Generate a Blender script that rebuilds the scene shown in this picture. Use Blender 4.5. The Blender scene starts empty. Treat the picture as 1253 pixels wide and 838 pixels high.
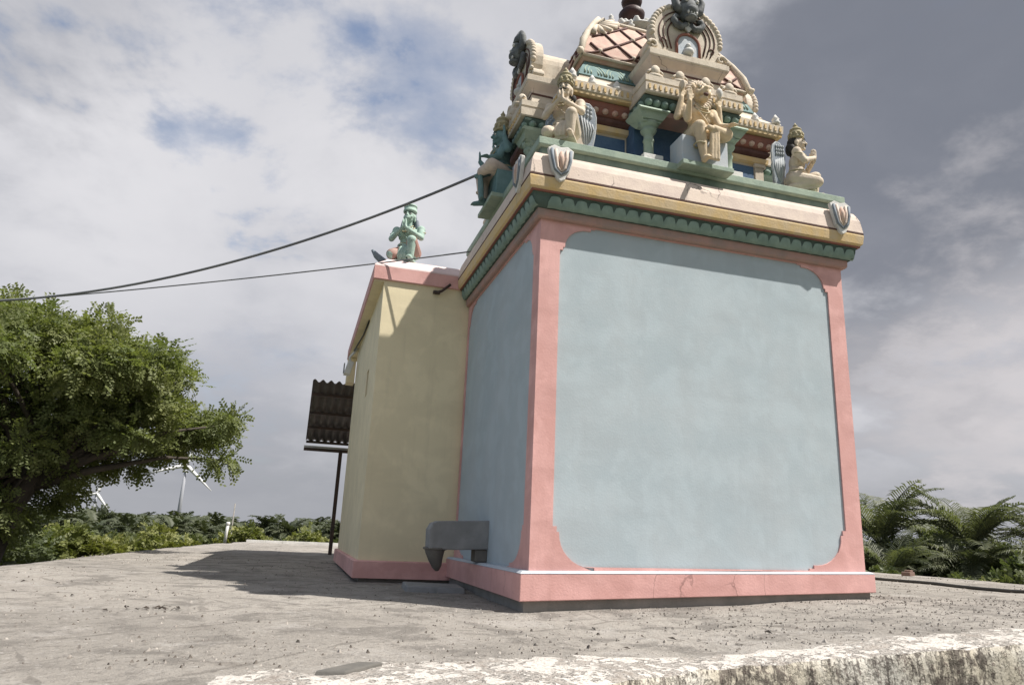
import bpy, bmesh, math, random
import numpy as np
from mathutils import Vector, Matrix, noise as mnoise

SC = bpy.context.scene
COL = SC.collection
PI = math.pi

# ------------------------------------------------------------------ camera
cam_d = bpy.data.cameras.new('camera'); cam = bpy.data.objects.new('camera', cam_d); COL.objects.link(cam)
cam_d.sensor_width = 36.0; cam_d.lens = 24.865; cam_d.clip_start = 0.05; cam_d.clip_end = 8000
_r = Vector((0.95743942, -0.28536333, 0.04333042)); _u = Vector((-0.1144755, -0.23761734, 0.96458974)); _f = Vector((0.26496248, 0.92849651, 0.26017132))
cam.matrix_world = Matrix(((_r.x, _u.x, -_f.x, -1.68169), (_r.y, _u.y, -_f.y, -5.17544), (_r.z, _u.z, -_f.z, 0.55), (0, 0, 0, 1)))
SC.camera = cam

# ------------------------------------------------------------------ view, sky, sun
SC.view_settings.view_transform = 'Standard'; SC.view_settings.look = 'None'
SC.view_settings.exposure = 0.5; SC.view_settings.gamma = 1.0
try: SC.view_settings.use_curve_mapping = False
except Exception: pass
SUN_DIR = Vector((0.515, -0.365, 1.0)).normalized()          # towards the sun
sun_d = bpy.data.lights.new('sun', 'SUN'); sun_d.energy = 5.0; sun_d.angle = math.radians(0.5); sun_d.color = (1.0, 0.95, 0.885)
sun = bpy.data.objects.new('sun', sun_d); COL.objects.link(sun)
sun.rotation_euler = SUN_DIR.to_track_quat('Z', 'Y').to_euler(); sun.location = (6, -5, 12)


class NT:
    """tiny node-graph helper"""
    def __init__(s, tree): s.t = tree; s.n = tree.nodes; s.l = tree.links
    def node(s, typ, **kw):
        n = s.n.new(typ)
        for k, v in kw.items(): setattr(n, k, v)
        return n
    def put(s, sock, v):
        if isinstance(v, bpy.types.NodeSocket): s.l.new(v, sock)
        elif isinstance(v, (tuple, list)) and sock.type == 'RGBA' and len(v) == 3: sock.default_value = (*v, 1)
        else: sock.default_value = v
    def math(s, op, a, b=0.0, c=0.0, clamp=False):
        n = s.node('ShaderNodeMath', operation=op, use_clamp=clamp)
        s.put(n.inputs[0], a); s.put(n.inputs[1], b)
        s.put(n.inputs[2], c)
        return n.outputs[0]
    def vmath(s, op, a, b=(0, 0, 0)):
        n = s.node('ShaderNodeVectorMath', operation=op); s.put(n.inputs[0], a); s.put(n.inputs[1], b)
        return n.outputs['Value'] if op in ('DOT_PRODUCT', 'LENGTH') else n.outputs[0]
    def scale(s, v, x, y, z):
        return s.vmath('MULTIPLY', v, (x, y, z))
    def noise(s, vec, scale, detail=4.0, rough=0.55, dist=0.0):
        n = s.node('ShaderNodeTexNoise'); s.put(n.inputs['Vector'], vec)
        n.inputs['Scale'].default_value = scale; n.inputs['Detail'].default_value = detail
        n.inputs['Roughness'].default_value = rough; n.inputs['Distortion'].default_value = dist
        return n.outputs['Fac']
    def ramp(s, fac, a, b, lo=0.0, hi=1.0, smooth=True):
        n = s.node('ShaderNodeMapRange'); n.interpolation_type = 'SMOOTHSTEP' if smooth else 'LINEAR'
        s.put(n.inputs[0], fac); n.inputs[1].default_value = a; n.inputs[2].default_value = b
        n.inputs[3].default_value = lo; n.inputs[4].default_value = hi
        return n.outputs[0]
    def mix(s, f, a, b, mode='MIX'):
        n = s.node('ShaderNodeMix', data_type='RGBA', blend_type=mode)
        s.put(n.inputs[0], f); s.put(n.inputs[6], a); s.put(n.inputs[7], b)
        return n.outputs[2]


world = bpy.data.worlds.new('World'); SC.world = world; world.use_nodes = True
wt = world.node_tree; wt.nodes.clear(); W_ = NT(wt)
def build_sky():
    d = W_.node('ShaderNodeTexCoord').outputs['Generated']
    sky = W_.node('ShaderNodeTexSky', sky_type='NISHITA'); sky.sun_disc = False
    sky.sun_elevation = math.asin(SUN_DIR.z); sky.sun_rotation = math.atan2(SUN_DIR.x, SUN_DIR.y)
    sky.air_density = 1.0; sky.dust_density = 1.5; sky.ozone_density = 1.0
    blue = W_.mix(1.0, sky.outputs[0], (0.11, 0.11, 0.11), 'MULTIPLY')
    sep = W_.node('ShaderNodeSeparateXYZ'); wt.links.new(d, sep.inputs[0])
    z = sep.outputs[2]
    zz = W_.math('ADD', W_.math('MAXIMUM', z, 0.0), 0.32)
    comb = W_.node('ShaderNodeCombineXYZ')
    W_.put(comb.inputs[0], W_.math('DIVIDE', sep.outputs[0], zz)); W_.put(comb.inputs[1], W_.math('DIVIDE', sep.outputs[1], zz)); comb.inputs[2].default_value = 3.7
    p = comb.outputs[0]
    n_big = W_.noise(p, 1.25, 3, 0.5, 0.3)
    n_mid = W_.noise(p, 3.1, 6, 0.55, 0.2)
    n_fine = W_.noise(p, 7.0, 6, 0.6, 0.1)
    wob = W_.math('ADD', W_.math('MULTIPLY', W_.math('SUBTRACT', n_mid, 0.5), 0.10), W_.math('MULTIPLY', W_.math('SUBTRACT', n_fine, 0.5), 0.05))
    wdeg = W_.math('ADD', W_.math('MULTIPLY', W_.math('SUBTRACT', n_mid, 0.5), 34.0), W_.math('MULTIPLY', W_.math('SUBTRACT', n_fine, 0.5), 16.0))
    def blob(v, r_in, r_out):                                # soft patch of sky around a compass direction, radii in degrees
        dot = W_.vmath('DOT_PRODUCT', W_.vmath('NORMALIZE', d), Vector(v).normalized())
        ang = W_.math('ADD', W_.math('MULTIPLY', W_.math('ARCCOSINE', W_.math('MINIMUM', dot, 0.99999)), 57.2958), wdeg)
        return W_.ramp(ang, r_out, r_in)
    hole = blob((-0.12, 0.78, 0.62), 2, 15)
    hole = W_.math('MAXIMUM', hole, W_.math('MULTIPLY', blob((0.09, 0.80, 0.59), 0, 12), 0.75))
    hole = W_.math('MAXIMUM', hole, W_.math('MULTIPLY', blob((-0.17, 0.872, 0.455), 0, 10), 0.85))
    west = blob((-1.0, -0.10, 0.35), 25, 68)                 # unseen sky to the left, cleared to blue to dim the shrine's left face
    cover = W_.math('ADD', W_.math('ADD', W_.math('MULTIPLY', n_mid, 0.55), W_.math('MULTIPLY', n_fine, 0.35)), W_.math('MULTIPLY', n_big, 0.55))
    cover = W_.math('SUBTRACT', cover, W_.math('MULTIPLY', hole, 0.40))
    cover = W_.math('SUBTRACT', cover, W_.math('MULTIPLY', west, 0.50))
    cover = W_.ramp(cover, 0.12, 0.66, 0.0, 1.0)
    bright = W_.math('ADD', W_.math('ADD', W_.math('MULTIPLY', n_mid, 0.45), W_.math('MULTIPLY', n_fine, 0.2)), W_.math('MULTIPLY', n_big, 0.35))
    bright = W_.ramp(bright, 0.33, 0.64)
    dark = blob((0.63, 0.64, 0.45), 9, 25)
    dark = W_.math('MAXIMUM', dark, W_.math('MULTIPLY', blob((0.58, 0.53, 0.62), 4, 24), 0.8))
    dark = W_.math('MAXIMUM', dark, W_.math('MULTIPLY', blob((0.70, 0.60, 0.37), 5, 15), 0.95))
    dark = W_.math('MAXIMUM', dark, W_.math('MULTIPLY', blob((-0.30, 0.75, 0.58), 2, 14), 0.30))
    glow = W_.math('MAXIMUM', blob((-0.25, 0.87, 0.40), 4, 20), blob((-0.33, 0.83, 0.46), 3, 14))
    glow = W_.math('MAXIMUM', glow, W_.math('MULTIPLY', blob((0.05, 0.90, 0.43), 4, 20), 0.95))
    c = W_.mix(bright, (0.305, 0.315, 0.355), (0.475, 0.475, 0.50))
    c = W_.mix(W_.math('MULTIPLY', glow, W_.ramp(n_mid, 0.3, 0.62, 0.15, 0.85)), c, (0.55, 0.545, 0.565))
    dn = W_.math('MULTIPLY', dark, W_.ramp(n_mid, 0.3, 0.75, 0.98, 0.84))
    c = W_.mix(dn, c, (0.142, 0.153, 0.184))
    lowgrey = W_.ramp(W_.math('ADD', z, wob), 0.02, 0.24, 1.0, 0.0)
    c = W_.mix(W_.math('MULTIPLY', lowgrey, 0.85), c, (0.255, 0.262, 0.285))
    band = W_.math('MAXIMUM', blob((0.775, 0.605, 0.19), 3, 13), W_.math('MULTIPLY', blob((0.69, 0.69, 0.20), 0, 9), 0.6))
    c = W_.mix(W_.math('MULTIPLY', band, W_.ramp(n_mid, 0.3, 0.65, 0.6, 0.95)), c, (0.47, 0.45, 0.46))
    cover = W_.math('MAXIMUM', cover, W_.math('MULTIPLY', lowgrey, W_.math('SUBTRACT', 1.0, W_.math('MULTIPLY', west, 0.5))))
    col = W_.mix(cover, blue, c)
    bg = W_.node('ShaderNodeBackground'); W_.put(bg.inputs[0], col); bg.inputs[1].default_value = 1.0
    out = W_.node('ShaderNodeOutputWorld'); wt.links.new(bg.outputs[0], out.inputs[0])
build_sky()

# ------------------------------------------------------------------ materials
def new_mat(name):
    m = bpy.data.materials.new(name); m.use_nodes = True
    t = m.node_tree; t.nodes.clear(); g = NT(t)
    b = g.node('ShaderNodeBsdfPrincipled'); o = g.node('ShaderNodeOutputMaterial'); t.links.new(b.outputs[0], o.inputs[0])
    return m, g, b, o

def paint(name, col, alt=None, dirt=(0.12, 0.11, 0.10), dirt_amt=0.35, scale=3.0, streak=0.4, rough=0.75, bump=0.25, bscale=60, crack=0.0, wash=0.0):
    """old limewash / enamel on plaster: mottled colour, vertical streaks, speckled dirt"""
    m, g, b, o = new_mat(name)
    tc = g.node('ShaderNodeTexCoord').outputs['Object']
    alt = alt or tuple(c * 0.82 for c in col)
    n1 = g.noise(tc, scale, 5, 0.6)
    c = g.mix(g.ramp(n1, 0.32, 0.68), col, alt)
    n2 = g.noise(g.scale(tc, 9, 9, 0.7), 1.0, 4, 0.6)
    c = g.mix(g.math('MULTIPLY', g.ramp(n2, 0.56, 0.78), streak), c, tuple(x * 0.6 + y * 0.25 for x, y in zip(alt, dirt)))
    n3 = g.noise(tc, scale * 7, 6, 0.7)
    c = g.mix(g.math('MULTIPLY', g.ramp(n3, 0.60, 0.74), dirt_amt), c, dirt)
    if wash:                                                     # patchy brushed overcoat
        w1 = g.noise(g.scale(tc, 3.6, 3.6, 3.2), 1.0, 6, 0.6, 0.4); w2 = g.noise(g.vmath('ADD', g.scale(tc, 1.3, 1.3, 3.6), (9, 4, 2)), 1.0, 4, 0.55)
        c = g.mix(g.math('MULTIPLY', g.ramp(w1, 0.44, 0.62), wash), c, tuple(min(1, x * 1.16 + .02) for x in col))
        c = g.mix(g.math('MULTIPLY', g.ramp(w2, 0.50, 0.68), wash), c, tuple(x * .86 for x in alt))
        w3 = g.noise(g.scale(tc, 26, 26, 1.0), 1.0, 4, 0.6)
        c = g.mix(g.math('MULTIPLY', g.ramp(w3, 0.56, 0.72), wash * .3), c, tuple(x * .78 for x in alt))
    if crack:
        wn = g.node('ShaderNodeTexNoise'); g.put(wn.inputs['Vector'], tc); wn.inputs['Scale'].default_value = 3.0; wn.inputs['Detail'].default_value = 5
        wv = g.vmath('ADD', g.scale(tc, 1.5, 1.5, .55), g.vmath('MULTIPLY', wn.outputs['Color'], (.35, .35, .35)))
        vo = g.node('ShaderNodeTexVoronoi', feature='DISTANCE_TO_EDGE'); g.put(vo.inputs['Vector'], wv); vo.inputs['Scale'].default_value = 1.0
        cm = g.math('MULTIPLY', g.ramp(vo.outputs['Distance'], 0.0, 0.007, 1.0, 0.0), g.ramp(g.noise(tc, 1.7, 2, 0.5), 0.48, 0.60))
        c = g.mix(g.math('MULTIPLY', cm, crack), c, tuple(x * .3 for x in alt))
    g.put(b.inputs['Base Color'], c); b.inputs['Roughness'].default_value = rough
    b.inputs['Specular IOR Level'].default_value = 0.3
    nb = g.noise(tc, bscale, 5, 0.6); nb2 = g.noise(tc, 6, 3, 0.5)
    bp = g.node('ShaderNodeBump'); bp.inputs['Strength'].default_value = bump; bp.inputs['Distance'].default_value = 0.012
    g.put(bp.inputs['Height'], g.math('ADD', nb, g.math('MULTIPLY', nb2, 1.5))); m.node_tree.links.new(bp.outputs[0], b.inputs['Normal'])
    return m

M = {}
M['blue'] = paint('blue_wall_paint', (0.375, 0.438, 0.466), (0.41, 0.46, 0.482), dirt=(0.30, 0.34, 0.36), dirt_amt=0.3, scale=1.6, streak=0.16, bump=0.10, wash=.42)
M['pink'] = paint('pink_plaster', (0.625, 0.36, 0.332), (0.575, 0.315, 0.285), dirt=(0.36, 0.20, 0.18), dirt_amt=0.35, scale=2.5, streak=0.3, bump=0.15, wash=.6)
M['pink_cracked'] = paint('cracked_pink_plaster', (0.625, 0.36, 0.332), (0.575, 0.315, 0.285), dirt=(0.34, 0.20, 0.18), dirt_amt=0.45, scale=2.5, streak=0.4, bump=0.2, crack=.55, wash=.5)
M['pink_pale'] = paint('pale_pink_limewash', (0.74, 0.60, 0.58), (0.66, 0.52, 0.50), dirt_amt=0.25)
M['pink_grey'] = paint('dusty_pink_plaster', (0.42, 0.25, 0.21), (0.31, 0.23, 0.20), dirt_amt=0.4, scale=5)
M['yellow_wall'] = paint('cream_yellow_wall', (0.745, 0.655, 0.445), (0.70, 0.615, 0.415), dirt=(0.40, 0.35, 0.25), dirt_amt=0.22, scale=1.4, streak=0.3, bump=0.1, wash=.35)
M['ochre'] = paint('ochre_band', (0.62, 0.44, 0.20), (0.58, 0.45, 0.28), dirt_amt=0.5, scale=6, streak=.7)
M['cream'] = paint('cream_band', (0.66, 0.55, 0.46), (0.56, 0.46, 0.40), dirt=(0.17, 0.135, 0.12), dirt_amt=0.65, scale=5, streak=.8, crack=.9)
M['cream2'] = paint('weathered_cream', (0.62, 0.545, 0.44), (0.50, 0.43, 0.34), dirt=(0.09, 0.075, 0.065), dirt_amt=0.75, scale=7, streak=0.75)
M['white'] = paint('old_whitewash', (0.66, 0.65, 0.62), (0.52, 0.51, 0.48), dirt=(0.16, 0.15, 0.14), dirt_amt=0.5, scale=6, streak=0.5)
M['green'] = paint('sea_green_paint', (0.185, 0.245, 0.205), (0.13, 0.185, 0.16), dirt=(0.04, 0.045, 0.04), dirt_amt=0.7, scale=7, streak=0.6)
M['green_petal'] = paint('petal_green_paint', (0.235, 0.315, 0.265), (0.17, 0.24, 0.205), dirt=(0.05, 0.06, 0.05), dirt_amt=0.5, scale=8, streak=0.5)
M['green_deep'] = paint('deep_green_paint', (0.085, 0.125, 0.105), (0.065, 0.095, 0.08), dirt_amt=0.4, scale=8)
M['green_light'] = paint('pale_green_paint', (0.33, 0.40, 0.315), (0.25, 0.32, 0.26), dirt=(0.07, 0.09, 0.07), dirt_amt=0.6, scale=6, streak=0.5)
M['teal'] = paint('blue_green_paint', (0.15, 0.24, 0.24), (0.11, 0.19, 0.19), dirt=(0.04, 0.05, 0.05), dirt_amt=0.5, scale=8)
M['mint'] = paint('mint_green_paint', (0.40, 0.52, 0.45), (0.30, 0.42, 0.36), dirt=(0.08, 0.1, 0.09), dirt_amt=0.5, scale=9, streak=0.5)
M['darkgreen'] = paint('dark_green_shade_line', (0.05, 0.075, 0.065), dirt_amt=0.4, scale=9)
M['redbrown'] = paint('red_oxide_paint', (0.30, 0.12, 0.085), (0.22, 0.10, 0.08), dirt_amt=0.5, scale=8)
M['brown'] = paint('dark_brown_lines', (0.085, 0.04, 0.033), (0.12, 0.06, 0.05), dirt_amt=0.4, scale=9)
M['rose'] = paint('rose_tile_fields', (0.50, 0.315, 0.255), (0.56, 0.43, 0.345), dirt=(0.12, 0.08, 0.07), dirt_amt=0.6, scale=8, streak=0.5)
M['navy'] = paint('deep_blue_panel', (0.055, 0.105, 0.19), (0.085, 0.15, 0.24), dirt=(0.2, 0.22, 0.25), dirt_amt=0.25, scale=4)
M['paleblue'] = paint('pale_blue_paint', (0.40, 0.46, 0.52), (0.48, 0.5, 0.52), dirt_amt=0.3, scale=6)
M['skin'] = paint('statue_cream_skin', (0.62, 0.525, 0.41), (0.53, 0.45, 0.355), dirt=(0.22, 0.16, 0.11), dirt_amt=0.45, scale=9, streak=0.4, bump=0.3)
M['gold'] = paint('statue_golden_skin', (0.62, 0.49, 0.32), (0.54, 0.44, 0.31), dirt=(0.2, 0.13, 0.08), dirt_amt=0.5, scale=10, streak=0.4, bump=0.3)
M['crown'] = paint('dull_gold_crown', (0.42, 0.36, 0.22), (0.30, 0.27, 0.18), dirt=(0.08, 0.07, 0.05), dirt_amt=0.6, scale=14)
M['hair'] = paint('black_hair_paint', (0.035, 0.032, 0.03), dirt_amt=0.2)
M['eye'] = paint('white_eye_paint', (0.75, 0.73, 0.68), dirt_amt=0.1)
M['wing'] = paint('slate_blue_wing', (0.17, 0.20, 0.235), (0.24, 0.27, 0.30), dirt=(0.05, 0.05, 0.055), dirt_amt=0.5, scale=12)
M['wing_rim'] = paint('wing_feather_edge', (0.42, 0.44, 0.45), (0.30, 0.32, 0.33), dirt_amt=0.5, scale=12)
M['charcoal'] = paint('charcoal_lion_mask', (0.085, 0.09, 0.095), (0.17, 0.18, 0.18), dirt=(0.35, 0.36, 0.34), dirt_amt=0.5, scale=14)
M['maroon'] = paint('maroon_finial', (0.055, 0.022, 0.02), (0.035, 0.02, 0.02), dirt_amt=0.2, rough=0.5)
M['grey_stone'] = paint('grey_stone', (0.27, 0.275, 0.275), (0.20, 0.205, 0.205), dirt_amt=0.5, scale=5, streak=.6)
M['dark_stone'] = paint('dark_slab_stone', (0.15, 0.14, 0.125), (0.11, 0.105, 0.095), dirt=(0.3, 0.28, 0.25), dirt_amt=0.3, scale=8)
M['base'] = paint('cement_footing', (0.27, 0.25, 0.225), (0.20, 0.19, 0.17), dirt=(0.09, 0.085, 0.075), dirt_amt=0.5, scale=5)
M['rust'] = paint('rusty_corrugated_sheet', (0.125, 0.118, 0.115), (0.105, 0.088, 0.08), dirt=(0.2, 0.18, 0.165), dirt_amt=0.3, scale=5, streak=0.4)
M['iron'] = paint('dark_iron_bar', (0.05, 0.04, 0.035), (0.08, 0.05, 0.04), dirt_amt=0.3, scale=9, rough=0.6)
M['pipe_white'] = paint('white_plastic_pipe', (0.68, 0.67, 0.63), dirt_amt=0.3, rough=0.5)
M['brick'] = paint('broken_red_brick', (0.20, 0.125, 0.095), (0.16, 0.11, 0.09), dirt_amt=0.5, scale=20)
M['hose'] = paint('black_hose_rubber', (0.03, 0.03, 0.03), (0.05, 0.048, 0.045), dirt_amt=0.4, rough=0.55)
M['wire'] = paint('grey_cable', (0.14, 0.145, 0.155), (0.19, 0.195, 0.2), dirt_amt=0.2, rough=0.5)
M['turbine'] = paint('white_turbine_paint', (0.78, 0.78, 0.78), dirt_amt=0.0, rough=0.5)
M['tower_grey'] = paint('grey_turbine_tower', (0.36, 0.37, 0.40), (0.3, 0.31, 0.34), dirt_amt=0.1)
M['bark'] = paint('grey_brown_bark', (0.075, 0.06, 0.048), (0.05, 0.042, 0.034), dirt_amt=0.5, scale=9, bump=0.8, bscale=30)
M['palm_bark'] = paint('palm_bark', (0.15, 0.13, 0.105), (0.1, 0.085, 0.07), dirt_amt=0.5, scale=9)
M['lamp_white'] = paint('white_lamp_housing', (0.7, 0.7, 0.68), dirt_amt=0.2, rough=0.4)

def leaf_mat(name, a, b_, trans=0.35, scale=0.9):
    m, g, b, o = new_mat(name)
    tc = g.node('ShaderNodeTexCoord').outputs['Object']
    att = g.node('ShaderNodeAttribute'); att.attribute_name = 'tint'
    f = g.math('ADD', g.math('MULTIPLY', g.ramp(g.noise(tc, scale, 3, 0.5), 0.3, 0.7), 0.55), g.math('MULTIPLY', att.outputs['Fac'], 0.55), clamp=True)
    c = g.mix(f, a, b_)
    g.put(b.inputs['Base Color'], c); b.inputs['Roughness'].default_value = 0.55; b.inputs['Specular IOR Level'].default_value = 0.35
    tr = g.node('ShaderNodeBsdfTranslucent'); g.put(tr.inputs[0], g.mix(1.0, c, (1.15, 1.25, 0.6), 'MULTIPLY'))
    mx = g.node('ShaderNodeMixShader'); mx.inputs[0].default_value = trans
    m.node_tree.links.new(b.outputs[0], mx.inputs[1]); m.node_tree.links.new(tr.outputs[0], mx.inputs[2]); m.node_tree.links.new(mx.outputs[0], o.inputs[0])
    return m
M['leaf_tree'] = leaf_mat('tree_leaves', (0.105, 0.138, 0.055), (0.225, 0.24, 0.095), 0.40)
M['leaf_bright'] = leaf_mat('bright_bush_leaves', (0.13, 0.155, 0.05), (0.25, 0.25, 0.085), 0.33)
M['leaf_dark'] = leaf_mat('dark_bush_leaves', (0.07, 0.092, 0.042), (0.14, 0.155, 0.065), 0.3)
M['palm_leaf'] = leaf_mat('palm_leaflets', (0.085, 0.10, 0.06), (0.165, 0.175, 0.10), 0.32)
M['palm_far'] = leaf_mat('far_palm_leaflets', (0.05, 0.064, 0.036), (0.085, 0.095, 0.052), 0.2)

def ground_mat():
    m, g, b, o = new_mat('terrace_concrete')
    tc = g.node('ShaderNodeTexCoord').outputs['Object']
    n1 = g.noise(tc, 0.55, 5, 0.6, 0.3); n2 = g.noise(tc, 2.6, 6, 0.65, 0.4); n3 = g.noise(tc, 17, 6, 0.72); n4 = g.noise(tc, 70, 4, 0.65)
    c = g.mix(g.ramp(n1, 0.38, 0.62), (0.285, 0.264, 0.236), (0.36, 0.333, 0.298))
    c = g.mix(g.math('MULTIPLY', g.ramp(n2, 0.48, 0.62), 0.85), c, (0.19, 0.176, 0.158))
    pale = g.noise(g.vmath('ADD', tc, (3.1, 9.2, 0)), 1.7, 6, 0.7, 0.6)
    c = g.mix(g.math('MULTIPLY', g.ramp(pale, 0.54, 0.66), 0.6), c, (0.41, 0.385, 0.355))
    c = g.mix(g.math('MULTIPLY', g.ramp(n3, 0.53, 0.66), 0.7), c, (0.155, 0.14, 0.125))
    c = g.mix(g.math('MULTIPLY', g.ramp(g.noise(g.vmath('ADD', tc, (1.7, 5.5, 0)), 23, 5, 0.7), 0.57, 0.68), 0.7), c, (0.45, 0.425, 0.395))
    c = g.mix(g.math('MULTIPLY', g.ramp(n4, 0.58, 0.70), 0.6), c, (0.12, 0.105, 0.092))
    big = g.noise(g.vmath('ADD', g.scale(tc, 1.0, 1.7, 1.0), (7.3, 2.1, 0)), 1.0, 5, 0.65)
    c = g.mix(g.math('MULTIPLY', g.ramp(big, 0.60, 0.72), 0.6), c, (0.135, 0.115, 0.096))
    vor = g.node('ShaderNodeTexVoronoi', feature='DISTANCE_TO_EDGE'); g.put(vor.inputs['Vector'], g.vmath('ADD', tc, g.vmath('MULTIPLY', g.node('ShaderNodeTexNoise').outputs['Color'], (0.0, 0.0, 0.0)))); vor.inputs['Scale'].default_value = 0.55
    crack = g.math('MULTIPLY', g.ramp(g.math('ADD', vor.outputs['Distance'], g.math('MULTIPLY', g.math('SUBTRACT', n2, 0.5), 0.09)), 0.0, 0.004, 1.0, 0.0), 0.4)
    c = g.mix(crack, c, (0.09, 0.08, 0.07))
    g.put(b.inputs['Base Color'], c); b.inputs['Roughness'].default_value = 0.93; b.inputs['Specular IOR Level'].default_value = 0.15
    bp = g.node('ShaderNodeBump'); bp.inputs['Strength'].default_value = 0.9; bp.inputs['Distance'].default_value = 0.03
    g.put(bp.inputs['Height'], g.math('ADD', g.math('ADD', n3, g.math('MULTIPLY', n4, 0.45)), n2)); m.node_tree.links.new(bp.outputs[0], b.inputs['Normal'])
    return m
M['terrace'] = ground_mat()

def lime_mat():
    m, g, b, o = new_mat('flaking_limewash')
    tc = g.node('ShaderNodeTexCoord').outputs['Object']
    nrm = g.node('ShaderNodeNewGeometry').outputs['True Normal']
    sep = g.node('ShaderNodeSeparateXYZ'); m.node_tree.links.new(nrm, sep.inputs[0])
    face = g.ramp(sep.outputs[2], 0.35, 0.75, 1.0, 0.0)          # 1 on the upright face
    flake = g.math('ADD', g.math('MULTIPLY', g.noise(tc, 4.0, 5, 0.65, 0.3), 0.5), g.math('MULTIPLY', g.noise(tc, 19, 6, 0.72, 0.3), 0.5))
    c = g.mix(g.ramp(flake, 0.49, 0.60), (0.57, 0.535, 0.49), (0.285, 0.255, 0.225))
    sp = g.noise(tc, 38, 5, 0.72); sp3 = g.noise(g.vmath('ADD', tc, (4, 4, 4)), 90, 3, 0.6)
    c = g.mix(g.math('MULTIPLY', g.ramp(sp, 0.54, 0.64), 0.6), c, (0.19, 0.165, 0.145))
    c = g.mix(g.math('MULTIPLY', g.ramp(sp3, 0.57, 0.64), 0.7), c, (0.12, 0.10, 0.088))
    streak = g.math('ADD', g.math('MULTIPLY', g.noise(g.scale(tc, 9, 4, 1.6), 1.0, 6, 0.72, 0.7), 0.6), g.math('MULTIPLY', g.noise(tc, 15, 6, 0.75), 0.4))
    lime2 = g.mix(g.ramp(g.noise(tc, 3, 5, 0.6), 0.4, 0.65), (0.50, 0.455, 0.37), (0.58, 0.55, 0.49))
    lime2 = g.mix(g.math('MULTIPLY', g.ramp(streak, 0.49, 0.56), 0.85), lime2, (0.085, 0.072, 0.064))
    lime2 = g.mix(g.math('MULTIPLY', g.ramp(sp, 0.55, 0.63), 0.75), lime2, (0.13, 0.10, 0.09))
    c = g.mix(face, c, lime2)
    g.put(b.inputs['Base Color'], c); b.inputs['Roughness'].default_value = 0.95; b.inputs['Specular IOR Level'].default_value = 0.1
    bp = g.node('ShaderNodeBump'); bp.inputs['Strength'].default_value = 0.9; bp.inputs['Distance'].default_value = 0.015
    g.put(bp.inputs['Height'], g.math('SUBTRACT', g.math('MULTIPLY', sp, 0.9), g.ramp(flake, 0.50, 0.535))); m.node_tree.links.new(bp.outputs[0], b.inputs['Normal'])
    return m
M['lime'] = lime_mat()

def land_mat():
    m, g, b, o = new_mat('scrub_land')
    tc = g.node('ShaderNodeTexCoord').outputs['Object']
    c = g.mix(g.ramp(g.noise(tc, 0.3, 6, 0.65), 0.35, 0.65), (0.05, 0.065, 0.035), (0.085, 0.09, 0.055))
    g.put(b.inputs['Base Color'], c); b.inputs['Roughness'].default_value = 0.95
    return m
M['land'] = land_mat()

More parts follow.
